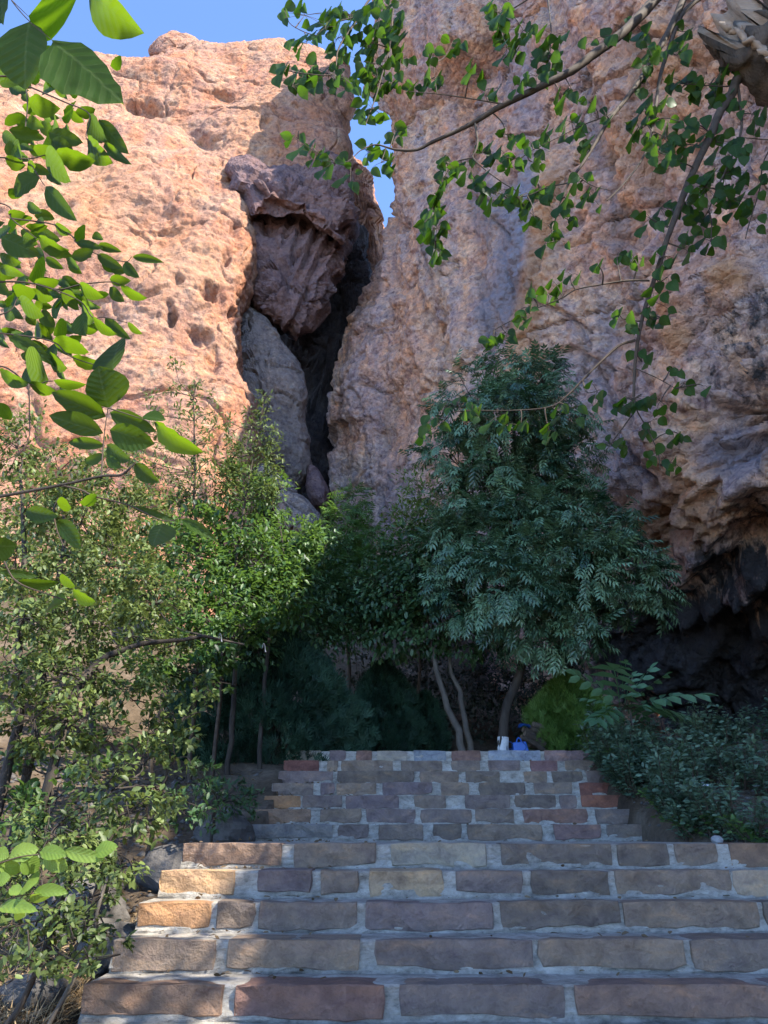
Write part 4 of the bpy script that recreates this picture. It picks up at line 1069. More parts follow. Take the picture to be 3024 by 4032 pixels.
# hillside bushes filling the slope below the sunlit cliff
hb = [px_cluster(*c) for c in [(350, 2150, 11.5, 150, .8), (520, 2080, 12.0, 140, .8), (200, 2050, 11.5, 150, .8), (60, 2150, 11.0, 150, .8), (640, 2200, 11.5, 120, .8), (430, 2330, 10.6, 150, .8), (250, 2350, 10.4, 150, .8), (80, 2380, 10.2, 150, .8), (560, 2420, 10.2, 130, .8), (700, 2080, 12.6, 110, .7)]]
make_tree('shrub', 'dense hillside shrub behind the crooked dark stems', 'shrub', [stem_to(350, 11.0, [(360, 2500, 11.0), (370, 2200, 11.3)])], hb, tpl_blade(.5), LEAF_OL, 2600, .10, 91, 20, .18, BARK_D, (.05, .012), .2, .8, limb=.014, twigs=6)
hb2 = [px_cluster(*c) for c in [(640, 2720, 8.0, 90, .8), (760, 2650, 8.2, 90, .8), (560, 2640, 7.8, 90, .7), (700, 2560, 8.3, 90, .8), (820, 2600, 8.5, 80, .7), (860, 2700, 8.4, 60, .6), (520, 2760, 7.4, 80, .7), (420, 2920, 6.6, 90, .7), (300, 3000, 6.2, 90, .7), (120, 3020, 5.8, 110, .8), (80, 3180, 5.2, 110, .8), (220, 3160, 5.4, 90, .7)]]
make_tree('shrub', 'mixed green undergrowth below the crooked dark stems', 'shrub', [stem_to(600, 7.8, [(620, 2850, 7.8), (660, 2650, 8.0)]), stem_to(200, 5.8, [(190, 3150, 5.7), (180, 3050, 5.8)])], hb2, tpl_blade(.5), LEAF_LT, 4000, .075, 93, 18, .18, BARK_D, (.025, .008), .2, .8, limb=.009, twigs=6)

# dark undergrowth on the plateau behind the trunks
ug = [px_cluster(*c) for c in [(1330, 2760, 13.6, 110, .8), (1440, 2700, 13.8, 110, .8), (1580, 2650, 14.0, 110, .8), (1700, 2690, 14.0, 100, .8), (1820, 2720, 13.8, 100, .8), (1930, 2680, 13.8, 110, .8), (2060, 2720, 13.6, 110, .8), (2160, 2660, 13.4, 110, .8), (1620, 2820, 13.4, 90, .7), (1900, 2830, 13.2, 90, .7), (1400, 2850, 13.4, 90, .7), (2080, 2840, 13.2, 80, .7), (1780, 2850, 13.3, 80, .7), (2240, 2560, 13.2, 90, .6)]]
make_tree('shrub', 'tangled dark undergrowth in deep shade behind the whitewashed trunks', 'shrub', [stem_to(1500, 13.8, [(1510, 2820, 13.8), (1530, 2680, 13.9)]), stem_to(1980, 13.6, [(1990, 2820, 13.6), (2010, 2680, 13.7)])], ug, tpl_blade(.5), LEAF_UG, 2600, .10, 97, 16, .2, BARK_D, (.03, .01), .3, .8, limb=.014, twigs=8)
# ------------------------------------------------------------------ walnut boughs at the left, leaf by leaf
def blade_mesh(name, w, mat, seed, heart=False, acuminate=.12, nx=9):
    """curved leaf blade of unit length: x along, y across"""
    r = np.random.default_rng(seed)
    t = np.linspace(0, 1, nx) if not heart else np.array([0, .035, .11, .24, .42, .60, .77, .90, 1.0])
    if heart: half = w / 2 * np.interp(t, [0, .06, .16, .3, .45, .6, .75, .88, 1], [0, .58, .87, 1.0, .96, .80, .52, .20, 0])
    else: half = w / 2 * np.sin(np.pi * t ** .88) ** .72
    half[-1] = 0; half[0] = 0.0
    half = half * (1 + r.normal(0, .03, nx))
    cross = np.array([-1, -.55, 0, .55, 1.0])
    V = np.zeros((nx, 5, 3))
    curl = r.uniform(.04, .16); cup = r.uniform(.05, .16); wave = r.uniform(.0, .03); ph = r.uniform(0, 6)
    bend = r.normal(0, .05)
    for i in range(nx):
        V[i, :, 0] = t[i]; V[i, :, 1] = cross * half[i] + bend * math.sin(math.pi * t[i])
        V[i, :, 2] = -curl * (t[i] - .4) ** 2 * 2 + cup * np.abs(cross) * half[i] * 1.6 + wave * np.sin(t[i] * 22 + ph + cross * 2) * np.abs(cross)
    return mesh_data(name, V.reshape(-1, 3), grid_faces(nx, 5), mat, True)

LEAF_WAL = leaf_material('walnut_leaf', (0.008, 0.024, 0.004), (0.026, 0.060, 0.010), (0.26, 0.44, 0.008), 0.42, 0.5, 0.15, per_object=True)
LEAF_WAL_LIT = leaf_material('sunlit_walnut_leaf', (0.10, 0.17, 0.025), (0.16, 0.24, 0.045), (0.34, 0.50, 0.03), 0.40, 0.5, 0.25, per_object=True)  # walnut leaf again, with sunlight put into its paler colour
LEAF_MUL = leaf_material('mulberry_leaf', (0.008, 0.027, 0.006), (0.030, 0.070, 0.014), (0.17, 0.36, 0.015), 0.34, 0.5, 0.18, per_object=True)
WAL_LIT = [blade_mesh('sunlit_leaflet', .48 + .05 * (k % 3), LEAF_WAL_LIT, 915 + k) for k in range(6)]
WAL = [blade_mesh('walnut_leaflet', .48 + .05 * (k % 3), LEAF_WAL, 900 + k) for k in range(6)]
MUL = [blade_mesh('mulberry_leaf', .70 + .06 * (k % 3), LEAF_MUL, 930 + k, True) for k in range(6)]
from mathutils import Matrix, Vector

def place_leaf(name, mesh, mesh_w, b, t, wpx, s_target, root, r, Yt=0.0, ret=False):
    """blade from pixel b to pixel t at its distance; turned about its own axis until the sun strikes it as wanted"""
    B = P(b[0], b[1], b[2]); T_ = P(t[0], t[1], b[2] + Yt)
    ax = T_ - B; L = np.linalg.norm(ax); ax = ax / L
    tc = EYE - (B + T_) / 2; dist = np.linalg.norm(tc); tc = tc / dist
    n0 = tc - ax * np.dot(tc, ax); n0 /= np.linalg.norm(n0)
    y0 = np.cross(n0, ax)
    best = None
    for a in np.radians(np.arange(-66, 67, 4)):
        n = n0 * math.cos(a) + y0 * math.sin(a)
        e = abs(np.dot(n, SUN) - s_target) + 0.12 * abs(a)
        if best is None or e < best[0]: best = (e, a, n)
    a, n = best[1], best[2]
    W = wpx * dist / FPX / max(math.cos(a), .4)
    y = np.cross(n, ax)
    sy = W / mesh_w
    M = np.stack([ax * L, y * sy, n * L], 1)
    if ret: return M, B
    o = bpy.data.objects.new(name, mesh); scene.collection.objects.link(o); o.parent = root
    loc = B - root_world(root)
    o.matrix_basis = Matrix([[*M[i], loc[i]] for i in range(3)] + [[0, 0, 0, 1]])
    return o

wal_list = [
 (112, 80, 90, 345, 145, 1.0, 'd'), (205, 160, 482, 398, 170, 1.0, 'p'), (118, 70, 322, -5, 115, 1.0, 'b'), (335, -45, 538, 130, 115, 1.05, 'b'), (20, -70, 3, 88, 75, 1.0, 'd'),
 (-40, 255, 42, 262, 60, 2.1, 'b'), (165, 240, 236, 252, 52, 2.1, 'm'), (20, 155, 70, 190, 36, 2.1, 'm'), (108, 405, 232, 430, 62, 2.0, 'b'), (105, 470, 168, 500, 42, 2.0, 'm'), (18, 492, 96, 458, 32, 2.0, 'm'), (35, 512, 156, 518, 42, 2.0, 'd'),
 (352, 450, 416, 552, 60, 2.0, 'm'), (385, 468, 500, 600, 62, 2.0, 'd'), (338, 545, 430, 642, 62, 2.0, 'b'), (408, 560, 512, 646, 34, 2.0, 'm'), (130, 588, 206, 580, 46, 1.9, 'b'), (215, 600, 372, 636, 66, 1.9, 'b'), (172, 612, 266, 716, 68, 1.9, 'b'), (108, 640, 152, 684, 56, 1.9, 'b'), (18, 622, 100, 652, 42, 1.9, 'b'), (152, 695, 48, 768, 58, 1.9, 'd'), (175, 730, 292, 864, 60, 1.9, 'd'),
 (190, 520, 325, 560, 56, 2.2, 'd'), (200, 550, 284, 590, 50, 2.2, 'd'), (436, 262, 482, 226, 34, 1.8, 'b'), (30, 842, 97, 842, 34, 1.9, 'b'), (100, 892, 188, 894, 30, 1.9, 'b'), (214, 885, 278, 918, 34, 1.9, 'b'), (150, 902, 236, 946, 50, 2.0, 'd'), (145, 930, 277, 1012, 50, 1.9, 'b'), (0, 930, 152, 1002, 72, 2.0, 'd'), (88, 928, 146, 962, 46, 1.95, 'm'), (290, 936, 338, 888, 46, 1.9, 'd'),
 (300, 952, 402, 976, 32, 1.9, 'd'), (384, 962, 472, 988, 32, 1.9, 'd'), (360, 930, 402, 942, 30, 1.9, 'm'), (280, 1012, 368, 984, 42, 1.9, 'm'), (380, 1000, 482, 1056, 40, 1.9, 'd'), (520, 1010, 642, 1030, 30, 1.9, 'd'), (490, 1030, 547, 1092, 40, 1.9, 'd'), (-5, 1010, 77, 1036, 42, 1.9, 'b'), (-5, 1062, 92, 1086, 36, 1.9, 'b'), (182, 1034, 118, 1102, 52, 1.95, 'd'), (134, 1112, 232, 1104, 46, 1.9, 'b'),
 (48, 1132, 142, 1150, 62, 1.85, 'b'), (140, 1120, 208, 1182, 46, 1.9, 'b'), (74, 1170, 166, 1247, 50, 1.85, 'b'), (240, 1150, 307, 1222, 46, 1.9, 'b'), (308, 1120, 402, 1172, 46, 1.9, 'b'), (430, 1100, 512, 1106, 40, 1.9, 'm'), (470, 1120, 577, 1176, 36, 1.9, 'b'), (430, 1130, 487, 1187, 40, 1.9, 'm'), (320, 1190, 372, 1262, 42, 1.9, 'b'), (325, 1228, 336, 1322, 58, 1.8, 'd'), (365, 1250, 457, 1317, 36, 1.85, 'b'), (410, 1250, 507, 1332, 42, 1.9, 'd'), (500, 1270, 557, 1316, 24, 1.9, 'b'),
 (262, 1268, 214, 1322, 50, 1.9, 'm'), (28, 1315, 222, 1432, 46, 1.7, 'p'), (205, 1345, 347, 1392, 56, 1.7, 'b'), (190, 1390, 262, 1452, 46, 1.7, 'b'), (280, 1405, 404, 1442, 46, 1.7, 'b'), (440, 1456, 472, 1328, 96, 1.6, 'm'), (186, 1502, 88, 1408, 96, 1.5, 'b'), (-5, 1455, 112, 1512, 48, 1.5, 'b'), (112, 1512, 215, 1540, 44, 1.5, 'b'), (210, 1500, 340, 1520, 36, 1.6, 'b'),
 (425, 1606, 384, 1440, 150, 1.4, 'd'), (415, 1642, 195, 1545, 84, 1.4, 'd'), (405, 1706, 185, 1635, 80, 1.4, 'd'), (430, 1622, 612, 1697, 70, 1.4, 'd'), (430, 1690, 602, 1746, 100, 1.4, 'd'), (600, 1664, 783, 1788, 72, 1.35, 'b'), (560, 1640, 650, 1652, 40, 1.4, 'p'), (410, 1755, 260, 1740, 46, 1.4, 'd'), (420, 1750, 512, 1812, 60, 1.4, 'd'), (408, 1790, 328, 1816, 40, 1.4, 'd'), (420, 1795, 478, 1842, 40, 1.4, 'd'), (530, 1825, 622, 1900, 56, 1.4, 'd'),
 (385, 1955, 318, 1987, 42, 1.4, 'b'), (280, 2000, 222, 1978, 44, 1.4, 'b'), (222, 2050, 312, 2162, 62, 1.4, 'd'), (100, 2010, 225, 2032, 60, 1.4, 'd'), (640, 2060, 598, 2150, 92, 1.4, 'd'), (508, 1990, 702, 2052, 26, 1.4, 'p'), (712, 2040, 852, 2122, 40, 1.4, 'p'), (-10, 2250, 152, 2268, 28, 1.4, 'p'), (70, 2288, 232, 2294, 42, 1.4, 'd'), (232, 2280, 292, 2312, 36, 1.4, 'b'), (284, 2325, 374, 2372, 42, 1.4, 'b'), (255, 2362, 168, 2406, 40, 1.4, 'p'), (-45, 2150, 66, 2150, 84, 1.3, 'd'),
 (35, 3372, 152, 3340, 58, 2.0, 'p'), (-20, 3355, 34, 3372, 46, 2.0, 'p'), (155, 3352, 262, 3366, 46, 2.0, 'p'), (250, 3348, 412, 3384, 46, 2.0, 'p'), (368, 3362, 462, 3328, 48, 2.0, 'p'), (170, 3374, 267, 3424, 56, 2.0, 'p'), (88, 3384, 152, 3432, 62, 2.0, 'p'), (-5, 3400, 84, 3434, 48, 2.0, 'p'), (90, 3490, 148, 3466, 48, 2.0, 'p'), (130, 3512, 268, 3516, 40, 2.0, 'p'), (36, 3498, 88, 3514, 34, 2.0, 'p'), (115, 3528, 198, 3538, 28, 2.0, 'm'), (-10, 3568, 142, 3578, 42, 2.0, 'p'), (60, 3578, 97, 3608, 42, 2.0, 'm'), (-15, 3470, 40, 3452, 40, 2.0, 'p')]
TGT = {'b': -.55, 'm': -.25, 'd': .02, 'p': .5}
rw = np.random.default_rng(77)
wbase = np.array([-1.9, 1.7, 0.0])
walnut = tag(empty('walnut_tree', wbase), 'walnut tree reaching in with large backlit leaflets, over the left bank', 'tree')
ts = TubeSet(); ts.add(smooth_path([wbase - (0, 0, .2), wbase + (-.1, .1, 1.2), wbase + (.1, .0, 2.4), wbase + (-.1, .1, 3.6), wbase + (.2, -.1, 4.8)], 16), np.linspace(.13, .06, 16), 10, .04, 3)
child('trunk', ts.mesh('trunk', BARK_P), walnut)
lit_shoot = tag(empty('sunlit_walnut_shoot', P(-420, 3640, 2.0)), 'added walnut shoot beside the lower steps, leaves coloured pale to look sunlit', 'shoot')
rach = [([(-300, -200), (20, -60), (45, 0), (112, 80), (205, 158)], 1.0, 5), ([(45, 0), (118, 70)], 1.0, 3), ([(205, -180), (335, -45)], 1.05, 4), ([(-400, 330), (0, 300), (90, 330), (108, 405), (100, 500)], 2.05, 7), ([(-400, 600), (0, 620), (110, 625), (172, 612), (215, 600)], 1.9, 6), ([(110, 625), (152, 695), (175, 730)], 1.9, 5), ([(90, 330), (250, 400), (352, 450), (340, 545), (408, 560)], 2.0, 6), ([(-400, 760), (0, 800), (45, 860), (100, 905), (145, 940)], 1.9, 6),
        ([(45, 860), (214, 885), (290, 936), (300, 955), (380, 1000), (490, 1030), (520, 1010)], 1.9, 6), ([(-400, 1140), (0, 1110), (140, 1118), (230, 1140), (320, 1120), (430, 1110), (470, 1120)], 1.9, 8), ([(140, 1118), (240, 1150), (320, 1190), (365, 1250), (410, 1250), (500, 1270)], 1.88, 6), ([(-400, 1280), (-5, 1240), (74, 1170)], 1.86, 6), ([(-300, 1480), (-10, 1440), (112, 1512), (186, 1502), (210, 1500)], 1.5, 7), ([(-300, 1290), (28, 1315), (205, 1345), (280, 1405), (440, 1456)], 1.7, 7),
        ([(-500, 2060), (-150, 1985), (0, 1955), (240, 1910), (400, 1875), (480, 1868), (530, 1825)], 1.4, 17), ([(400, 1875), (404, 1790), (412, 1700), (425, 1606)], 1.4, 7), ([(240, 1910), (320, 1930), (375, 1955), (508, 1990), (640, 2050), (712, 2040)], 1.4, 8), ([(112, 1512), (115, 1600), (100, 1760), (-60, 1850)], 1.45, 6), ([(-300, 2250), (-45, 2150), (60, 2285), (190, 2340), (255, 2362)], 1.4, 8), ([(232, 1960), (212, 2010), (222, 2080), (250, 2150)], 1.4, 8), ([(425, 1606), (500, 1630), (600, 1664)], 1.38, 6),
        ([(-400, 3500), (-60, 3420), (10, 3395), (90, 3372), (200, 3362), (368, 3362)], 2.0, 6), ([(-400, 3660), (-40, 3590), (36, 3540), (115, 3520), (130, 3512)], 2.0, 6)]
ptsall = []
for path, Y, wpx in rach:
    p3 = np.array([P(x, y, Y) for x, y in path]); pp = smooth_path(p3, 6 * len(path))
    w = wpx * np.linalg.norm(pp[len(pp) // 2] - EYE) / FPX / 2
    ts = TubeSet(); ts.add(pp, np.linspace(w, w * .45, len(pp)), 6)
    child('leaf_stalk', ts.mesh('leaf_stalk', TWIG if wpx < 10 else BARK_D), lit_shoot if path[-1][1] > 3300 else walnut)
    ptsall.append(pp)
# the boughs outside the picture that carry the stalks
ts = TubeSet()
for path, Y, wpx in rach:
    if path[-1][1] > 3300:
        t3 = TubeSet(); a = P(path[0][0], path[0][1], Y); q = np.array([a[0] - .05, a[1], ground_z(a[0:1], a[1:2])[0] - .05]); t3.add(smooth_path([q, (q + a) / 2 + (.02, 0, 0), a], 7), np.linspace(.012, .006, 7), 6); child('stem', t3.mesh('stem', TWIG), lit_shoot)
    elif path[0][0] <= -250 or path[0][1] < -100:
        a = P(path[0][0], path[0][1], Y); zt = np.clip(a[2] - .25, .6, 4.6); q = np.array([wbase[0], wbase[1], zt])
        ts.add(smooth_path([q, (q + a) / 2 + (0, 0, .12), a], 8), np.linspace(.02, .006, 8), 6)
o = child('bough', ts.mesh('bough', BARK_P), walnut); o['kind'] = 'stuff'
for i, (bx, by, tx, ty, wpx, Y, s) in enumerate(wal_list):
    k = rw.integers(0, 6)
    place_leaf('leaflet', (WAL_LIT if by > 3300 else WAL)[k], .48 + .05 * (k % 3), (bx, by, Y), (tx, ty), wpx, TGT[s] + rw.normal(0, .06), lit_shoot if by > 3300 else walnut, rw, rw.normal(0, .02))
for i in range(175):   # more leaflets deeper in the bough
    x, y = rw.choice([(120, 320), (60, 560), (250, 480), (90, 1000), (250, 1080), (120, 1250), (330, 1200), (60, 1400), (230, 1280), (150, 1120), (60, 900), (40, 1180), (180, 400), (380, 1060), (60, 1320)]) + rw.normal(size=2) * (85, 60)
    a = rw.normal(.5, .6); L = rw.uniform(50, 88); k = rw.integers(0, 6)
    if x > 440 or (x > 300 and y < 900): continue
    place_leaf('leaflet', WAL[k], .48 + .05 * (k % 3), (x, y, 2.3 + rw.random() * .5), (x + L * math.cos(a), y + L * math.sin(a)), L * rw.uniform(.35, .55), rw.choice([-.5, -.2, .02, .02]), walnut, rw, rw.normal(0, .04))

# the walnut's crown over the path, above the picture
LEAF_WAL2 = leaf_material('walnut_crown_leaf', (0.030, 0.072, 0.012), (0.065, 0.130, 0.022), (0.30, 0.50, 0.012), 0.40, 0.5, 0.22)
cw_ = [(np.array([.8, .35, 4.95]), (.55, .65, .22), 1.0), (np.array([.1, -.2, 4.9]), (.6, .6, .25), .9), (np.array([1.0, -.6, 5.3]), (.5, .5, .25), .8), (np.array([-1.2, -.6, 4.9]), (.8, .8, .3), .8)]
pos, out_, tint, cc = scatter(cw_, 500, 7, .35, rw, .1)
ts = TubeSet(); branchwork(ts, np.array([wbase + (.2, -.1, 4.6), wbase + (.2, -.1, 4.75)]), cw_, cc, rw, .025, .004, 7)
o = child('branches', ts.mesh('branches', BARK_P), walnut); o['kind'] = 'stuff'
a_, n_ = down_axes(out_, rw, .3, .8)
o = child('crown', leaves('crown', tpl_blade(.5), pos, a_, n_, rw.uniform(.09, .15, len(pos)), LEAF_WAL2, tint), walnut); o['kind'] = 'stuff'

# ------------------------------------------------------------------ mulberry tree hanging in from the upper right
mb = np.array([4.9, 6.0, 2.0])
mul = tag(empty('mulberry_tree', mb), 'old mulberry tree with a broken stub and long hanging leafy branches', 'tree')
BARK_M = simple_material('old_mulberry_bark', (0.035, 0.026, 0.018), (0.15, 0.11, 0.078), 5, 0.9, 1.0, 0.05, stretch=(1.5, 1.5, .35))
WOOD_M = simple_material('bare_weathered_wood', (0.22, 0.155, 0.105), (0.42, 0.32, 0.235), 6, 0.8, 0.8, 0.02, stretch=(.5, 2.5, 2.5))
tp = smooth_path([mb - (0, 0, .3), mb + (-.2, -.4, 2.0), mb + (-.6, -.9, 4.0), mb + (-.95, -1.4, 5.6), mb + (-1.3, -1.75, 7.2), mb + (-1.5, -1.9, 8.6)], 40)
V, F = tube(tp, np.interp(np.linspace(0, 1, 40), [0, .1, .5, 1], [.34, .25, .21, .18]), 20)
V = V + (V - np.repeat(tp, 20, 0)) * (0.35 * fbm(V * 3.0, 3, 950) + .22 * (ridged(V * np.array([7, 7, 1.5]), 2, 955) - .5))[:, None]
child('trunk', mesh_data('trunk', V, F, BARK_M, True), mul)
YM = 4.0
# broken limb stub with a torn, hollow end
sp = smooth_path([P(3260, 330, YM + .2), P(3120, 265, YM + .05), P(2990, 185, YM), P(2880, 105, YM - .05), P(2770, 30, YM - .1)], 30)
rad = np.interp(np.linspace(0, 1, 30), [0, .5, 1], [.30, .26, .20])
ang = np.arange(26) / 26 * 2 * math.pi
V, F = tube(sp, rad, 26)
ax_ = sp[-1] - sp[0]; ax_ /= np.linalg.norm(ax_)
V = V.reshape(30, 26, 3)
tear = 0.20 * np.abs(pnoise(np.stack([np.cos(ang) * 1.7, np.sin(ang) * 1.7, ang * 0], -1) + 3.3, 7)) + 0.10 * np.abs(np.sin(ang * 3 + 1)) + .16 * (np.cos(ang - 2.2) > .2)
tt = np.linspace(0, 1, 30)[:, None] ** 3
V = V - ax_ * (tt * tear[None] * 1.6)[..., None]
d = V - sp[:, None]
V = V + d * (0.30 * fbm(V * 4, 3, 960) + .28 * (ridged(V @ np.array([[1, 0, 0], [0, 1, 0], [0, 0, 1]]) * 6, 2, 961) - .5))[..., None]
inner = sp[-1] + (V[-1] - sp[-1]) * .72; deep = sp[18] + (V[18] - sp[18]) * .45
V2 = np.concatenate([V.reshape(-1, 3)])
stub = child('broken_stub', mesh_data('broken_stub', V2, F, BARK_M, False), mul)
rim = np.concatenate([V[-1][None], inner[None], deep[None]]).reshape(-1, 3)
child('torn_wood', mesh_data('torn_wood', rim + ax_ * .002, grid_faces(3, 26, True), WOOD_M, False), mul)
# splinters of bare wood along the torn upper side
rr = np.random.default_rng(4)
for k in range(7):
    a = P(2830 + 30 * k, 95 + 18 * k + rr.normal(0, 12), YM - .16); b_ = P(2880 + 36 * k, 120 + 20 * k + rr.normal(0, 10), YM - .14)
    q = smooth_path([a, (a + b_) / 2 + rr.normal(size=3) * .01, b_ + rr.normal(size=3) * .02], 6)
    V, F = tube(q, np.interp(np.linspace(0, 1, 6), [0, .3, 1], [.004, .028, .02]), 6, .25, k)
    child('splinter', mesh_data('splinter', V, F, WOOD_M, False), mul)

M_br = [([(2700, -140), (2560, 20), (2450, 130), (2330, 220), (2250, 280), (2150, 330), (2040, 385), (1950, 430), (1870, 480), (1790, 520), (1700, 560), (1640, 590), (1560, 590), (1480, 570), (1420, 592)], 50, 5),
 ([(2760, -140), (2690, 0), (2640, 110), (2560, 250), (2480, 370), (2400, 470), (2340, 570), (2290, 650), (2240, 720), (2210, 790), (2185, 870)], 34, 7),
 ([(2800, -40), (2690, 50), (2640, 170), (2600, 300), (2580, 430), (2560, 550), (2520, 640), (2450, 730), (2390, 790)], 24, 6),
 ([(3000, 200), (2910, 300), (2880, 370), (2830, 450), (2800, 530), (2760, 610), (2710, 720), (2680, 800), (2650, 880), (2620, 960), (2590, 1060), (2560, 1150), (2530, 1250), (2510, 1350), (2500, 1440), (2495, 1560)], 46, 14),
 ([(2555, 1105), (2470, 1105), (2370, 1120), (2270, 1140), (2210, 1175), (2100, 1220), (1990, 1275), (1945, 1300)], 11, 4),
 ([(2500, 1340), (2440, 1360), (2370, 1420), (2300, 1490), (2230, 1560), (2170, 1600), (2050, 1615), (1800, 1620), (1760, 1645)], 15, 4),
 ([(2495, 1560), (2510, 1620), (2550, 1690), (2590, 1780), (2600, 1850)], 10, 4), ([(2500, 1620), (2440, 1700), (2380, 1780), (2330, 1830)], 8, 4), ([(2500, 1450), (2590, 1490), (2660, 1530)], 6, 3),
 ([(1870, 480), (1880, 560), (1870, 600), (1862, 620), (1900, 660), (1980, 720), (2050, 760)], 12, 4), ([(1862, 620), (1790, 640), (1760, 680), (1720, 760), (1700, 850), (1715, 950)], 8, 3), ([(1980, 410), (1800, 380), (1720, 370), (1610, 360)], 8, 3), ([(1720, 370), (1705, 250)], 5, 3),
 ([(2240, 720), (2150, 740), (2080, 770), (2000, 780)], 8, 4), ([(2270, 690), (2330, 730), (2400, 750)], 6, 3), ([(2430, 430), (2380, 460), (2300, 490), (2200, 540), (2080, 600)], 8, 3),
 ([(2905, 330), (2920, 500), (2880, 620), (2820, 750), (2790, 830)], 14, 6), ([(3200, 560), (3024, 550), (2900, 540)], 7, 4), ([(3200, 420), (3024, 600), (2990, 750), (2950, 880), (2935, 940)], 8, 5),
 ([(1700, -260), (1470, -20), (1420, 60), (1370, 130), (1330, 200), (1310, 290), (1200, 290), (1100, 272)], 12, 4), ([(1700, -260), (1560, 0), (1540, 160), (1520, 240), (1500, 310), (1480, 380), (1440, 490)], 12, 5), ([(1420, 60), (1290, 100), (1250, 140), (1150, 100), (1120, 40)], 6, 3), ([(1420, 592), (1350, 640), (1230, 590), (1165, 540)], 5, 3), ([(2700, -140), (2300, -260), (1700, -260)], 40, 16), ([(2300, -260), (2150, -60), (1980, 60)], 14, 5), ([(2150, -60), (2170, 120), (2165, 220)], 7, 4), ([(2905, 330), (2850, 340), (2700, 330)], 8, 4), ([(2700, -140), (3000, -260), (3300, -200)], 52, 48)]
br_pts = []
for path, w0, w1 in M_br:
    c = smooth_path(np.array(path, float), 5 * len(path))
    pp = Parr(c[:, 0], c[:, 1], YM + .12 * np.sin(c[:, 0] / 210.) + .1 * np.cos(c[:, 1] / 260.))
    ds = np.linalg.norm(pp - EYE, axis=1) / FPX / 2
    ts = TubeSet(); ts.add(pp, np.linspace(w0, w1, len(pp)) * ds * .7, 8, .05, len(br_pts))
    child('branch', ts.mesh('branch', TWIG), mul)
    br_pts.append(pp)
br_all = np.concatenate(br_pts)
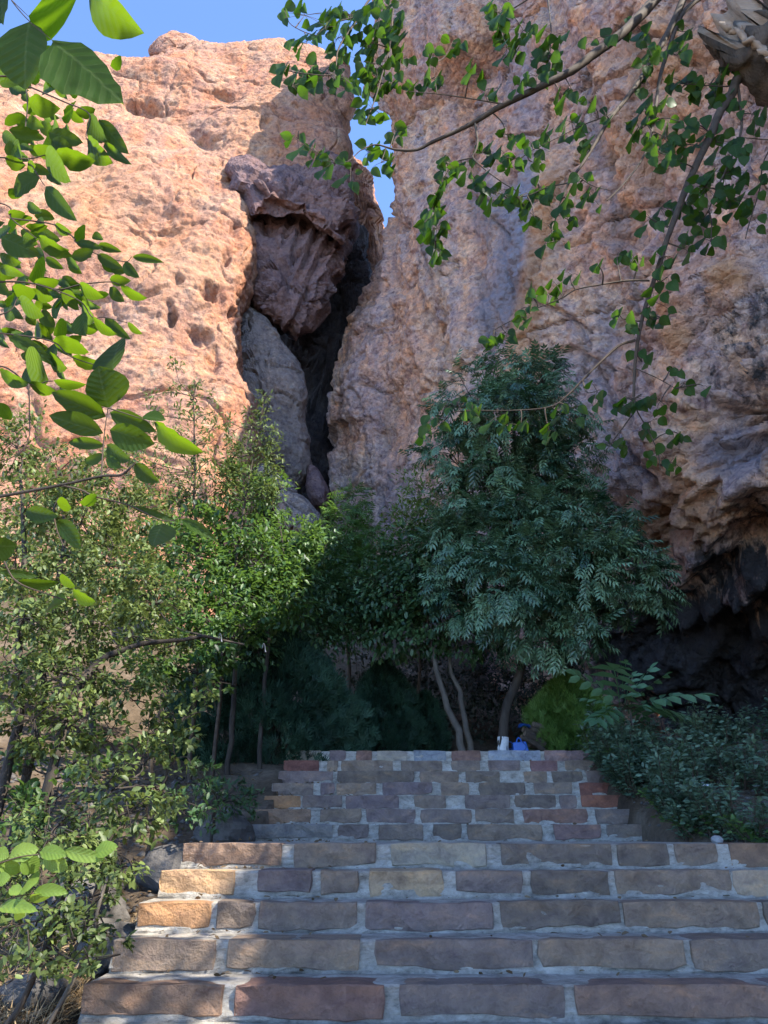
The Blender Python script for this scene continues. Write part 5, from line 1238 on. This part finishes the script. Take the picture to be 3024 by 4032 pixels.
mc = [(1380, 60, 90, 70, 14), (1500, 60, 90, 80, 18), (1560, 130, 60, 90, 12), (1450, 170, 80, 60, 12), (1200, 60, 110, 60, 9), (1280, 110, 60, 40, 6), (1330, 150, 60, 50, 8), (1190, 170, 60, 50, 5), (1340, 220, 60, 40, 6), (1480, 250, 90, 60, 13), (1580, 230, 50, 60, 5), (1500, 330, 70, 60, 10), (1470, 430, 60, 60, 8), (1420, 300, 50, 40, 5), (1120, 270, 60, 25, 6), (1200, 300, 70, 30, 7), (1290, 290, 80, 50, 10), (1360, 310, 50, 50, 6), (1150, 340, 50, 40, 3), (1170, 550, 40, 40, 4), (1230, 600, 50, 40, 5), (1320, 640, 70, 50, 9), (1380, 690, 40, 40, 4), (1450, 600, 60, 40, 7), (1500, 640, 50, 40, 5), (1560, 510, 40, 40, 5),
 (1620, 340, 50, 30, 4), (1690, 210, 30, 60, 4), (1700, 310, 40, 60, 6), (1780, 170, 60, 50, 5), (1850, 300, 50, 60, 5), (1960, 50, 60, 70, 10), (1970, 120, 60, 50, 8), (2060, 120, 60, 40, 7), (2000, 190, 60, 40, 6), (2160, 220, 60, 60, 11), (2180, 140, 60, 40, 5), (2110, 300, 50, 40, 4), (2030, 330, 30, 40, 3), (1920, 350, 40, 30, 3), (2250, 350, 30, 30, 2), (2210, 400, 40, 30, 2), (2350, 150, 60, 40, 4), (1990, 530, 60, 30, 5), (2090, 560, 40, 30, 3), (2160, 540, 40, 30, 3), (2000, 620, 60, 50, 7), (1900, 600, 50, 50, 6), (1760, 640, 60, 40, 8), (1740, 700, 40, 40, 5), (2100, 640, 40, 60, 5), (2250, 480, 70, 50, 7), (2310, 560, 40, 50, 4), (2380, 440, 30, 50, 3), (2330, 410, 30, 30, 2),
 (1700, 820, 50, 50, 11), (1720, 900, 50, 60, 11), (1720, 980, 40, 50, 6), (1690, 860, 40, 30, 5), (1880, 720, 60, 50, 8), (1960, 760, 70, 50, 10), (2040, 780, 70, 50, 9), (2120, 740, 40, 50, 5), (2180, 760, 30, 50, 3), (2230, 790, 50, 40, 5), (2300, 700, 40, 40, 4), (2330, 780, 50, 40, 5), (2100, 850, 50, 40, 5), (2160, 890, 40, 40, 3), (2240, 870, 40, 50, 4), (2180, 950, 60, 40, 4),
 (2500, 100, 50, 50, 5), (2530, 170, 50, 40, 5), (2570, 230, 50, 50, 6), (2680, 200, 40, 40, 4), (2720, 120, 40, 40, 3), (2540, 330, 40, 60, 5), (2700, 330, 80, 50, 12), (2800, 330, 70, 60, 11), (2880, 270, 40, 40, 4), (2850, 390, 60, 40, 6), (2560, 430, 70, 60, 10), (2680, 480, 50, 40, 5), (2740, 500, 60, 60, 7), (2520, 510, 50, 50, 6), (2620, 540, 70, 50, 10), (2600, 600, 60, 40, 7), (2700, 570, 60, 40, 6), (2660, 640, 50, 40, 4), (2820, 560, 60, 60, 8), (2900, 600, 60, 60, 8), (2960, 450, 50, 80, 6), (2850, 680, 80, 60, 12), (2780, 740, 80, 60, 13), (2880, 780, 80, 70, 12), (2700, 800, 70, 50, 10), (2600, 820, 60, 50, 5), (2560, 860, 50, 40, 4), (2760, 870, 70, 60, 10), (2800, 950, 50, 50, 7), (2690, 980, 40, 60, 4), (2620, 1010, 50, 60, 5), (2960, 850, 50, 50, 4), (3000, 700, 40, 60, 4), (2430, 1000, 30, 20, 2), (2360, 1050, 30, 40, 2), (2500, 1020, 50, 40, 3), (2630, 1090, 40, 30, 2),
 (2580, 1190, 60, 50, 5), (2600, 1250, 60, 40, 4), (2440, 1240, 50, 30, 3), (2480, 1300, 40, 40, 3), (2250, 1080, 30, 20, 2), (2190, 1120, 30, 20, 2), (2150, 1160, 40, 30, 3), (2080, 1150, 30, 20, 2), (2080, 1210, 40, 25, 3), (1990, 1310, 50, 40, 4), (1920, 1350, 40, 50, 3), (2060, 1250, 50, 30, 3), (2520, 1400, 40, 40, 3), (2640, 1450, 40, 30, 3), (2690, 1510, 30, 30, 3), (2770, 1520, 30, 20, 1), (2500, 1570, 70, 40, 6), (2600, 1580, 50, 40, 4), (2440, 1590, 50, 40, 4), (2350, 1540, 50, 50, 5), (2560, 1660, 60, 40, 5), (2650, 1700, 50, 40, 4), (2590, 1780, 60, 40, 5), (2420, 1750, 70, 50, 6), (2640, 1820, 40, 30, 3), (1700, 1660, 50, 30, 4), (1800, 1600, 60, 40, 5), (1860, 1620, 50, 30, 5), (1680, 1700, 30, 30, 2), (1960, 1640, 50, 40, 4), (2050, 1680, 60, 40, 4), (2230, 1620, 60, 40, 5), (2160, 1700, 40, 40, 3)]
ml = []
rm = np.random.default_rng(99)
tw = TubeSet()
brx, bry = proj(br_all)
for cx, cy, rx, ry, n in mc:
    k = np.argmin((brx - cx) ** 2 + (bry - cy) ** 2); A = br_all[k]; Yc = np.clip(A[1] + rm.normal(0, .12), 3.6, 4.5); Cc = P(cx, cy, Yc)
    if np.linalg.norm(Cc - A) > .02:
        tw.add(smooth_path([A, (A + Cc) / 2 + rm.normal(size=3) * .02, Cc], 6), np.linspace(.006, .0025, 6), 4)
    for i in range(max(1, int(round(n * 1.3)))):
        a, q = rm.uniform(0, 6.28), math.sqrt(rm.random())
        x, y = cx + rx * q * math.cos(a), cy + ry * q * math.sin(a)
        L = rm.uniform(32, 58) * .95; th = math.pi / 2 + rm.normal(0, .75)
        Yl = Yc + rm.normal(0, .06)
        ml.append((L, x, y, Yl, th, rm.uniform(.6, .82), rm.choice([-.45, -.2, 0, .05, .1, .35], p=[.20, .24, .26, .20, .08, .02])))
        bl_ = P(x, y, Yl)
        tw.add(np.array([Cc, (Cc + bl_) / 2 + (0, 0, .008), bl_]), [.002, .0018, .0012], 3)
o = child('twigs', tw.mesh('twigs', TWIG), mul); o['kind'] = 'stuff'
ml.sort(key=lambda t: -t[0])
rest_V = []; rest_F = []; nv = 0
for i, (L, x, y, Yl, th, wr, s) in enumerate(ml):
    k = rm.integers(0, 6); mw = .70 + .06 * (k % 3)
    t_ = (x + L * math.cos(th), y + L * math.sin(th))
    if i < 290: place_leaf('leaf', MUL[k], mw, (x, y, Yl), t_, L * wr, s, mul, rm, rm.normal(0, .02))
    else:
        M, B = place_leaf('leaf', None, mw, (x, y, Yl), t_, L * wr, s, mul, rm, rm.normal(0, .02), ret=True)
        me = MUL[k]; v = np.zeros(len(me.vertices) * 3, np.float32); me.vertices.foreach_get('co', v)
        rest_V.append(v.reshape(-1, 3) @ M.T + B); rest_F.append(grid_faces(9, 5) + nv); nv += len(me.vertices)
LEAF_MUL2 = leaf_material('mulberry_leaf_small', (0.008, 0.027, 0.006), (0.030, 0.070, 0.014), (0.17, 0.36, 0.015), 0.34, 0.5, 0.18)
tint = np.repeat(rm.random(len(rest_V)), 45)
o = child('small_leaves', mesh_data('small_leaves', np.concatenate(rest_V), np.concatenate(rest_F), LEAF_MUL2, True, {'tint': ('POINT', tint)}), mul); o['kind'] = 'stuff'

# the part of the crown that hangs over the path, above the picture: it dapples the left bank
cl_ = [(np.array(c), (rr_, rr_, rr_ * .7), w_) for c, rr_, w_ in [((0.6, .5, 6.6), .7, .8), ((1.7, 1.1, 7.2), .8, .8), ((1.1, 1.9, 7.4), .7, .8), ((2.4, 2.1, 8.0), .8, .9), ((2.7, 3.2, 9.0), .8, .9), ((3.5, 3.0, 9.2), .8, .8), ((3.4, 4.1, 10.2), .8, .9), ((4.3, 4.4, 10.6), .8, .8), ((0.2, 1.2, 5.9), .5, .6), ((3.8, .6, 7.6), .75, 3.2)]]  # last, dense cluster is added unseen to shade the lower steps
pos, out_, tint, cc = scatter(cl_, 260, 9, .3, rm, .1)
ts = TubeSet(); branchwork(ts, tp[36:], cl_, cc, rm, .03, .004, 8)
o = child('branches', ts.mesh('branches', BARK), mul); o['kind'] = 'stuff'
a_, n_ = down_axes(out_, rm, .6, .8)
o = child('crown', leaves('crown', tpl_blade(.75), pos, a_, n_, rm.uniform(.08, .14, len(pos)), LEAF_MUL2, tint), mul); o['kind'] = 'stuff'
# ------------------------------------------------------------------ smaller things
# young walnut with broad leaves in front of the cave
LEAF_SAP = leaf_material('young_walnut_leaf', (0.07, 0.15, 0.07), (0.12, 0.22, 0.10), (0.14, 0.28, 0.05), 0.3, 0.4, 0.5, per_object=False)
sy = 8.9
sb = gb(2480, sy)
wsap = tag(empty('walnut_sapling', sb), 'young walnut with broad pale leaves in front of the dark cave', 'tree')
hub = P(2480, 2790, sy)
ts = TubeSet(); ts.add(smooth_path([sb - (0, 0, .1), (sb + hub) / 2 + (.04, 0, 0), hub], 8), np.linspace(.022, .012, 8), 7); child('trunk', ts.mesh('trunk', BARK_D), wsap)
rp = np.random.default_rng(3)
for k, (bx, by, tx, ty, sc) in enumerate([(2440, 2780, 2430, 2585, 1.0), (2450, 2770, 2290, 2640, 1.0), (2470, 2770, 2540, 2620, 1.0), (2490, 2760, 2600, 2640, .8), (2440, 2780, 2310, 2730, 1.1), (2460, 2790, 2380, 2770, 1.0), (2500, 2780, 2600, 2760, 1.2), (2530, 2770, 2740, 2700, 1.3), (2540, 2780, 2720, 2790, 1.4), (2500, 2790, 2640, 2720, 1.1), (2460, 2770, 2480, 2640, .9), (2480, 2790, 2540, 2810, 1.1), (2430, 2790, 2350, 2800, 1.0), (2450, 2700, 2470, 2590, .7)]):
    A = P(bx, by, sy + rp.normal(0, .12)); B = P(tx, ty, sy + rp.normal(0, .25)); L = np.linalg.norm(B - A)
    V, F = tpl_pinnate(4, .27 * sc, .155 * sc, .16, 68, .014, full=True)
    me = leaves('leaf', (V, F), A[None], (B - A)[None], (np.array([0, -.35, 1.0]) + rp.normal(size=3) * .25)[None], np.array([L]), LEAF_SAP, np.array([rp.random()]))
    child('leaf', me, wsap)
    ts = TubeSet(); ts.add(np.array([hub, (hub + A) / 2, A]), [.008, .006, .004], 5); child('stalk', ts.mesh('stalk', TWIG), wsap)

# weeds on the right bank
def weed(px, py_top, Y, seed, spread=.16, mat=LEAF_WD, nst=8, leaf=.06, dens=60, label=None, group=None):
    r = np.random.default_rng(seed)
    b = gb(px, Y); top = P(px, py_top, Y); H = max(top[2] - b[2], .15)
    root = tag(empty('weed', b), label, 'weed', group)
    ts = TubeSet(); pos = []; ax = []
    for s in range(nst):
        a = r.uniform(0, 6.28); o = np.array([math.cos(a), math.sin(a), 0]); h = H * r.uniform(.6, 1.0)
        p = smooth_path([b + o * spread * .3 - (0, 0, .04), b + o * spread * .8 + (0, 0, h * .5), b + o * spread * r.uniform(.9, 1.7) + (0, 0, h)], 10)
        ts.add(p, np.linspace(.006, .002, 10), 4)
        for q in range(dens):
            t = r.random() ** .75; c = np.array([np.interp(t, np.linspace(0, 1, 10), p[:, k]) for k in range(3)])
            d = unit(1, r)[0]; d[2] = abs(d[2]) * .5 - .1
            pos.append(c + d * .03 * r.random()); ax.append(d)
    o = child('stems', ts.mesh('stems', TWIG), root); o['kind'] = 'stuff'
    pos = np.array(pos); ax = np.array(ax); n = len(pos)
    pos = pos + ax * (r.random(n) * .05)[:, None]
    o = child('foliage', leaves('foliage', tpl_blade(.5), pos, ax, np.tile([0, -.3, 1.], (n, 1)) + r.normal(size=(n, 3)) * .4, leaf * r.uniform(.6, 1.2, n), mat, np.clip(r.normal(.5, .3) + r.normal(0, .15, n), 0, 1)), root); o['kind'] = 'stuff'
rw2 = np.random.default_rng(21)
for k in range(46):
    t = k / 59.; Y = rw2.uniform(6.0, 9.8)
    xr = 2.58 + rw2.random() ** 1.6 * 2.2
    d = Y * math.cos(PITCH) + .4 * math.sin(PITCH); px = CX + xr / d * FPX
    z = ground_z(np.array([xr]), np.array([Y]))[0]
    top = z + rw2.uniform(.3, .68)
    py = CY - FPX * math.tan(math.atan((top - EYE[2]) / Y) - PITCH)
    if px > 3080 or (px > 2780 and Y < 7.2): continue
    weed(px, py, Y, 300 + k, label='grey-green leafy weed on the bank right of the upper steps', group='weeds on the right bank')
for k in range(16):
    Y = 6.2 + k * .23; xr = 2.56 + rw2.random() * .25
    d = Y * math.cos(PITCH); z = ground_z(np.array([xr]), np.array([Y]))[0]; top = z + rw2.uniform(.3, .5)
    weed(CX + xr / d * FPX, CY - FPX * math.tan(math.atan((top - EYE[2]) / Y) - PITCH), Y, 380 + k, .2, LEAF_WD if k % 3 else LEAF_LT, 8, .055, 50, 'leafy weed leaning over the right ends of the upper steps', 'weeds along the step ends')
for k, (px, py, Y) in enumerate([(2330, 2880, 10.6), (2390, 2850, 10.4), (2300, 2900, 10.9), (2420, 2920, 9.9)]):
    weed(px, py, Y, 360 + k, .14, LEAF_OL if k == 0 else LEAF_WD, 6, .05, 40, 'leafy weed at the foot of the bright green cypress', 'weeds below the bright cypress')

# firewood pile, blue canister, cap on the wood
WOODB = simple_material('firewood_bark', (0.05, 0.038, 0.028), (0.15, 0.115, 0.085), 10, 0.9, 0.8, 0.02, rand=.3)
WOODE = simple_material('split_wood_face', (0.15, 0.11, 0.075), (0.27, 0.205, 0.145), 12, 0.85, 0.5, 0.01)
rl = np.random.default_rng(8)
logs = [((2052, 2905), (2125, 2945), .042, 'curved pale-faced log lowest in the firewood pile'), ((2066, 2890), (2130, 2925), .042, 'thin log in the middle of the firewood pile'), ((2060, 2872), (2118, 2912), .042, 'dark log third up in the firewood pile'), ((2078, 2862), (2135, 2898), .042, 'thick grey log near the top of the firewood pile'), ((2100, 2852), (2150, 2880), .042, 'short log lying on top of the firewood pile'), ((2085, 2932), (2150, 2958), .042, 'log lying on the ground in front of the firewood pile')]
for k, (a, b_, rad, lab) in enumerate(logs):
    A = P(a[0], a[1], 10.95 + .03 * k); B = P(b_[0] + 14, b_[1] + 6, 11.05 + .03 * k)
    root = tag(empty('log', (A + B) / 2), lab, 'log', None)
    pts = smooth_path([A, (A + B) / 2 + (0, 0, .02), B], 8)
    V, F = tube(pts, np.full(8, rad), 10, .07, 60 + k)
    child('bark', mesh_data('bark', V, F, WOODB, False), root)
    u = (B - A) / np.linalg.norm(B - A)
    for e, s in ((V[:10], -1), (V[-10:], 1)):
        c = e.mean(0) + u * s * .004
        W = np.concatenate([e + u * s * .003, c[None]]); child('cut_face', mesh_data('cut_face', W, [(i, (i + 1) % 10, 10) for i in range(10)], WOODE, False), root)
# logs rest on the earth behind the top step, on two older logs
for k, (a, b_, lab) in enumerate([((2060, 2975), (2170, 2975), 'half-buried log under the firewood pile, behind the top step'), ((2120, 2920), (2180, 2935), 'dark log at the back of the firewood pile')]):
    A = P(a[0], a[1], 11.0 + .2 * k); B = P(b_[0], b_[1], 11.4 + .2 * k)
    root = tag(empty('log', (A + B) / 2), lab, 'log')
    V, F = tube(smooth_path([A, (A + B) / 2, B], 7), np.full(7, .09), 10, .07, 80 + k); child('bark', mesh_data('bark', V, F, WOODB, False), root)
    child('cut_face', mesh_data('cut_face', np.concatenate([V[:10], V[:10].mean(0)[None] - (0, .004, 0)]), [(i, (i + 1) % 10, 10) for i in range(10)], WOODE, False), root)

BLUE = simple_material('blue_plastic', (0.004, 0.065, 0.30), (0.006, 0.10, 0.42), 5, 0.42, 0.1, 0.004, spec=.5)
BLUED = simple_material('dark_blue_plastic', (0.003, 0.03, 0.12), (0.004, 0.05, 0.2), 5, 0.5, 0.1, 0.004)
def box_mesh(name, V8, mat, bev=.012):
    import bmesh
    bm = bmesh.new(); vs = [bm.verts.new(v) for v in V8]
    for f in ((0, 1, 2, 3), (7, 6, 5, 4), (0, 4, 5, 1), (1, 5, 6, 2), (2, 6, 7, 3), (3, 7, 4, 0)): bm.faces.new([vs[i] for i in f])
    bmesh.ops.recalc_face_normals(bm, faces=bm.faces)
    if bev: bmesh.ops.bevel(bm, geom=list(bm.edges), offset=bev, segments=2, affect='EDGES', profile=.6)
    me = bpy.data.meshes.new(name); bm.to_mesh(me); bm.free(); me.materials.append(mat); return me
cb = P(2052, 2962, 10.75)
zb = ground_z(np.array([cb[0]]), np.array([cb[1]]))[0]
ct = P(2052, 2908, 10.75)[2]
can = tag(empty('blue_canister', (cb[0], cb[1], zb)), 'bright blue plastic canister with a loop handle beside the firewood', 'canister')
w = .115; h = ct - zb
V8 = [(-w, -.09, 0), (w * 1.15, -.09, 0), (w * 1.15, .09, 0), (-w, .09, 0), (-w, -.08, h * .82), (w * .55, -.08, h * .86), (w * .55, .08, h * .86), (-w, .08, h * .82)]
o = obj('body', box_mesh('body', V8, BLUE), can)
ts = TubeSet(); ts.add(smooth_path([(-.03, -.086, h * .3), (.06, -.088, h * .62), (.015, -.084, h * .83)], 8), np.full(8, .006), 6); obj('seam', ts.mesh('seam', BLUED), can)
ts = TubeSet(); th = np.linspace(0, math.pi, 12); ts.add(np.stack([-.02 + .035 * np.cos(th), th * 0, h * .80 + .075 * np.sin(th)], -1), np.full(12, .011), 7); obj('handle', ts.mesh('handle', BLUE), can)
ts = TubeSet(); th = np.linspace(0, 2 * math.pi, 16); ts.add(np.stack([-w - .035 + .04 * np.cos(th), th * 0, h * .72 + .05 * np.sin(th)], -1), np.full(16, .008), 6); obj('spout', ts.mesh('spout', BLUED), can)
# crumpled blue cloth caught on the wood
cp = P(2064, 2866, 10.95)
g = np.stack(np.meshgrid(np.linspace(-1, 1, 14), np.linspace(-1, 1, 12)), -1)
zc = .06 * (1 - (g ** 2).sum(-1) * .5) + .03 * fbm(np.concatenate([g * 1.8, g[..., :1] * 0], -1), 3, 970)
Vc = np.stack([g[..., 0] * .085, g[..., 1] * .05, zc], -1).reshape(-1, 3) + cp
o = obj('blue_cloth', mesh_data('blue_cloth', Vc, grid_faces(12, 14), BLUED, True)); tag(o, 'crumpled dark blue cloth draped over the end of the firewood', 'cloth')
md = o.modifiers.new('thickness', 'SOLIDIFY'); md.thickness = .008

# white litter on the right bank and small stones
PLAST = simple_material('white_plastic_film', (0.50, 0.53, 0.56), (0.72, 0.74, 0.76), 9, 0.4, 0.4, 0.01, spec=.5)
def litter(px, py, Y, wpx, seed, lab, hh=.35, name='plastic_bag'):
    c = gb(px, Y); r = wpx / FPX * Y / 2
    g = np.stack(np.meshgrid(np.linspace(-1, 1, 15), np.linspace(-1, 1, 15)), -1)
    q = np.concatenate([g * 1.6, g[..., :1] * 0], -1)
    rad = np.sqrt((g ** 2).sum(-1))
    z = r * hh * np.clip(1 - rad ** 2, 0, 1) + r * .35 * np.abs(fbm(q + seed, 3, seed))
    jx = .25 * fbm(q + 9, 2, seed + 3)
    V = np.stack([g[..., 0] * r * (1 + jx), g[..., 1] * r * .7 * (1 + jx), z], -1).reshape(-1, 3) + c + (0, 0, .02)
    o = obj(name, mesh_data(name, V, grid_faces(15, 15), PLAST, False)); tag(o, lab, 'litter')
    m_ = o.modifiers.new('thickness', 'SOLIDIFY'); m_.thickness = .004
litter(2745, 3090, 7.9, 62, 11, 'crumpled white plastic bag among the weeds on the right bank')
litter(2690, 3185, 7.2, 80, 12, 'flattened white plastic sheet lying below the weeds', .15)
litter(2985, 3065, 7.6, 70, 13, 'white plastic scrap lying under the foot of the cliff', .2)
litter(2560, 3095, 8.3, 40, 14, 'small white wrapper half hidden under the weeds', .25)

def pebble(name, c, r, mat, seed, flat=.7, nr=9, nc=12):
    th = np.linspace(.05, math.pi - .05, nr); ph = np.arange(nc) / nc * 2 * math.pi
    V = np.stack([np.sin(th)[:, None] * np.cos(ph), np.sin(th)[:, None] * np.sin(ph), np.cos(th)[:, None] * np.ones(nc) * flat], -1)
    d = 1 + .35 * fbm(V * 1.3 + seed * 1.7, 3, seed) ; V = V * d[..., None] * r
    V = V.reshape(-1, 3) + np.asarray(c)
    F = [tuple(f) for f in grid_faces(nr, nc, True)] + [tuple(range(nc))[::-1], tuple((nr - 1) * nc + j for j in range(nc))]
    return mesh_data(name, V, F, mat, False)
PALE_ST = simple_material('pale_stone', (0.16, 0.155, 0.15), (0.28, 0.275, 0.265), 14, 0.85, 0.6, 0.01)
GREY_ST = simple_material('grey_field_stone', (0.06, 0.055, 0.05), (0.15, 0.135, 0.12), 7, 0.9, 0.8, 0.03)
c = P(2838, 3335, 5.62)
o = obj('stone', pebble('stone', (c[0], 5.66, Z_LAND + .02), .04, PALE_ST, 41, .8)); tag(o, 'pale upright stone on the right end of the landing edge', 'stone')
for k, (px, Y, r, fl, lab) in enumerate([(915, 7.6, .26, .75, 'grey boulder beside the foot of the upper steps'), (420, 5.4, .30, .7, 'dark boulder under the sunlit low shrub'), (760, 6.4, .33, .6, 'broad shaded rock left of the landing'), (560, 4.95, .2, .8, 'sunlit stone on the bank beside the landing'), (250, 3.75, .17, .7, 'rounded stone above the dry grass'), (395, 4.05, .11, .8, 'small dark stone against the lower steps'), (330, 4.35, .16, .6, 'pale earth-stained stone in the left bank')]):
    b = gb(px, Y, r * fl * .35)
    o = obj('boulder', pebble('boulder', b, r, GREY_ST, 120 + k, fl, 22, 30)); tag(o, lab, 'boulder')

# rubble and fallen leaves on the banks, and dry grass: too many to count
r = np.random.default_rng(17)
def rubble(name, n, xr, yr, s0, s1, mat, seed):
    r = np.random.default_rng(seed)
    x = r.uniform(*xr, n); y = r.uniform(*yr, n); z = ground_z(x, y)
    keep = ~((x > X_L - .05) & (x < 2.55) & (y < 10.3)) & ~((x > 2.4) & (y < 5.75)); x, y, z = x[keep], y[keep], z[keep]; n = len(x)
    base = np.array([[1, 0, 0], [-1, 0, 0], [0, 1, 0], [0, -1, 0], [0, 0, .7], [0, 0, -.7]], float)
    F = np.array([[0, 2, 4], [2, 1, 4], [1, 3, 4], [3, 0, 4], [2, 0, 5], [1, 2, 5], [3, 1, 5], [0, 3, 5]])
    s = r.uniform(s0, s1, n) * r.uniform(.5, 1, n)
    V = base[None] * (1 + r.normal(0, .28, (n, 6, 1))) * s[:, None, None]
    a = r.uniform(0, 6.28, n); ca, sa = np.cos(a)[:, None], np.sin(a)[:, None]
    V = np.stack([V[..., 0] * ca - V[..., 1] * sa, V[..., 0] * sa + V[..., 1] * ca, V[..., 2]], -1) + np.stack([x, y, z], -1)[:, None]
    return obj(name, mesh_data(name, V.reshape(-1, 3), (F[None] + (np.arange(n) * 6)[:, None, None]).reshape(-1, 3), mat))
tag(rubble('rubble', 1500, (2.55, 5.2), (5.7, 10.5), .012, .05, GREY_ST, 1), 'loose rubble scattered over the right bank', 'rubble', kind='stuff')
tag(rubble('rubble', 1800, (-4.5, -1.45), (2.0, 9.5), .012, .06, GREY_ST, 2), 'loose stones scattered over the left bank', 'rubble', kind='stuff')
LITTER = leaf_material('fallen_leaf', (0.08, 0.05, 0.025), (0.22, 0.15, 0.08), (.2, .12, .05), .15, .8, .2)
def leaf_litter(n, xr, yr, seed, lab):
    r = np.random.default_rng(seed); x = r.uniform(*xr, n); y = r.uniform(*yr, n)
    keep = ~((x > X_L - .05) & (x < 2.55) & (y < 10.3)) & ~((x > 2.4) & (y < 5.75)); x, y = x[keep], y[keep]; n = len(x)
    p = np.stack([x, y, ground_z(x, y) + .012], -1); ax = unit(n, r); ax[:, 2] *= .3
    o = obj('fallen_leaves', leaves('fallen_leaves', tpl_blade(.5), p, ax, np.tile([0, 0, 1.], (n, 1)) + r.normal(size=(n, 3)) * .35, r.uniform(.03, .07, n), LITTER, r.random(n))); tag(o, lab, 'leaves', kind='stuff')
leaf_litter(1600, (2.5, 5.0), (5.7, 11), 5, 'brown fallen leaves on the right bank')
leaf_litter(2200, (-4.5, -1.4), (2, 10), 6, 'brown fallen leaves on the left bank')
STRAW = leaf_material('dry_straw', (0.30, 0.19, 0.09), (0.50, 0.36, 0.20), (.4, .28, .12), .2, .7, .25)
def grass(n, xr, yr, seed, lab, hgt=.10):
    r = np.random.default_rng(seed); x = r.uniform(*xr, n); y = r.uniform(*yr, n)
    p = np.stack([x, y, ground_z(x, y)], -1); ax = r.normal(size=(n, 3)) * .9; ax[:, 2] = np.abs(ax[:, 2]) * .4 + .15
    tpl = (np.array([[0, .02, 0], [0, -.02, 0], [.5, .016, .10], [.5, -.016, .10], [1, 0, .02]]), np.array([[0, 1, 3], [0, 3, 2], [2, 3, 4]]))
    o = obj('dry_grass', leaves('dry_grass', tpl, p, ax, np.tile([0, -.5, 1.], (n, 1)) + r.normal(size=(n, 3)) * .5, hgt * r.uniform(.5, 1.3, n), STRAW, r.random(n))); tag(o, lab, 'grass', kind='stuff')
grass(7500, (-2.7, -1.46), (3.3, 4.65), 7, 'matted dry yellow grass at the foot of the left bank', .12)
grass(900, (-3.0, -1.48), (4.6, 5.6), 8, 'thin dry straw on the left bank', .12)

# a pale stick leaning in the bank and two strips of cloth tied to a bough
ts = TubeSet(); ts.add(smooth_path([gb(345, 3.95, -.02), P(345, 3750, 3.95), P(385, 3580, 4.0), P(425, 3450, 4.1)], 12), np.linspace(.012, .007, 12), 6)
o = obj('stick', ts.mesh('stick', BARK_P)); tag(o, 'thin pale stick standing in the left bank beside the steps', 'stick')
CLOTH = simple_material('faded_white_cloth', (0.10, 0.105, 0.115), (0.20, 0.205, 0.22), 30, 0.8, 0.4, 0.004)
for (px, py, lab) in ((868, 2500, 'knotted white cloth strip tied to the crooked bough, near its bend'), (1040, 2540, 'small grey cloth strip tied at the tip of the crooked bough')):
    c = P(px, py, 7.1); path = [c + (-.015, 0, -.03), c + (-.01, -.01, 0), c + (.0, -.012, .012), c + (.01, -.01, -.01), c + (.012, 0, -.04), c + (.02, -.005, -.07)]
    V, F = tube(smooth_path(path, 16), np.interp(np.linspace(0, 1, 16), [0, .5, 1], [.004, .003, .007]), 6, .2, 5)
    o = obj('cloth_strip', mesh_data('cloth_strip', V, F, CLOTH, False)); tag(o, lab, 'cloth')

# a few dry leaves and crumbs of grit lying on the treads
rt = np.random.default_rng(31); n_ = 340
kk = rt.integers(0, 12, n_); xt = np.where(rt.random(n_) < .55, rt.uniform(-1.3, -.4, n_), rt.uniform(-1.1, 2.4, n_)); xt2 = rt.random(n_)
yt = []; zt = []
for k_, u_ in zip(kk, xt2):
    if k_ < 7: yt.append(Y_UP + (6 - k_) * D_UP + .05 + u_ * .27); zt.append(Z_LAND + (7 - k_) * STEP_H)
    elif k_ == 7: yt.append(Y_LOW + .06 + u_ * 2.3); zt.append(Z_LAND)
    else: yt.append(Y_LOW - (k_ - 7) * D_LOW + .05 + u_ * .25); zt.append(Z_LAND - (k_ - 7) * STEP_H)
p_ = np.stack([xt, np.array(yt), np.array(zt) + .012], -1); a_ = unit(n_, rt); a_[:, 2] *= .25
o = obj('fallen_leaves', leaves('fallen_leaves', tpl_blade(.5), p_, a_, np.tile([0, 0, 1.], (n_, 1)) + rt.normal(size=(n_, 3)) * .4, rt.uniform(.02, .055, n_), LITTER, rt.random(n_))); tag(o, 'scattered dry leaves lying on the stone steps', 'leaves', kind='stuff')
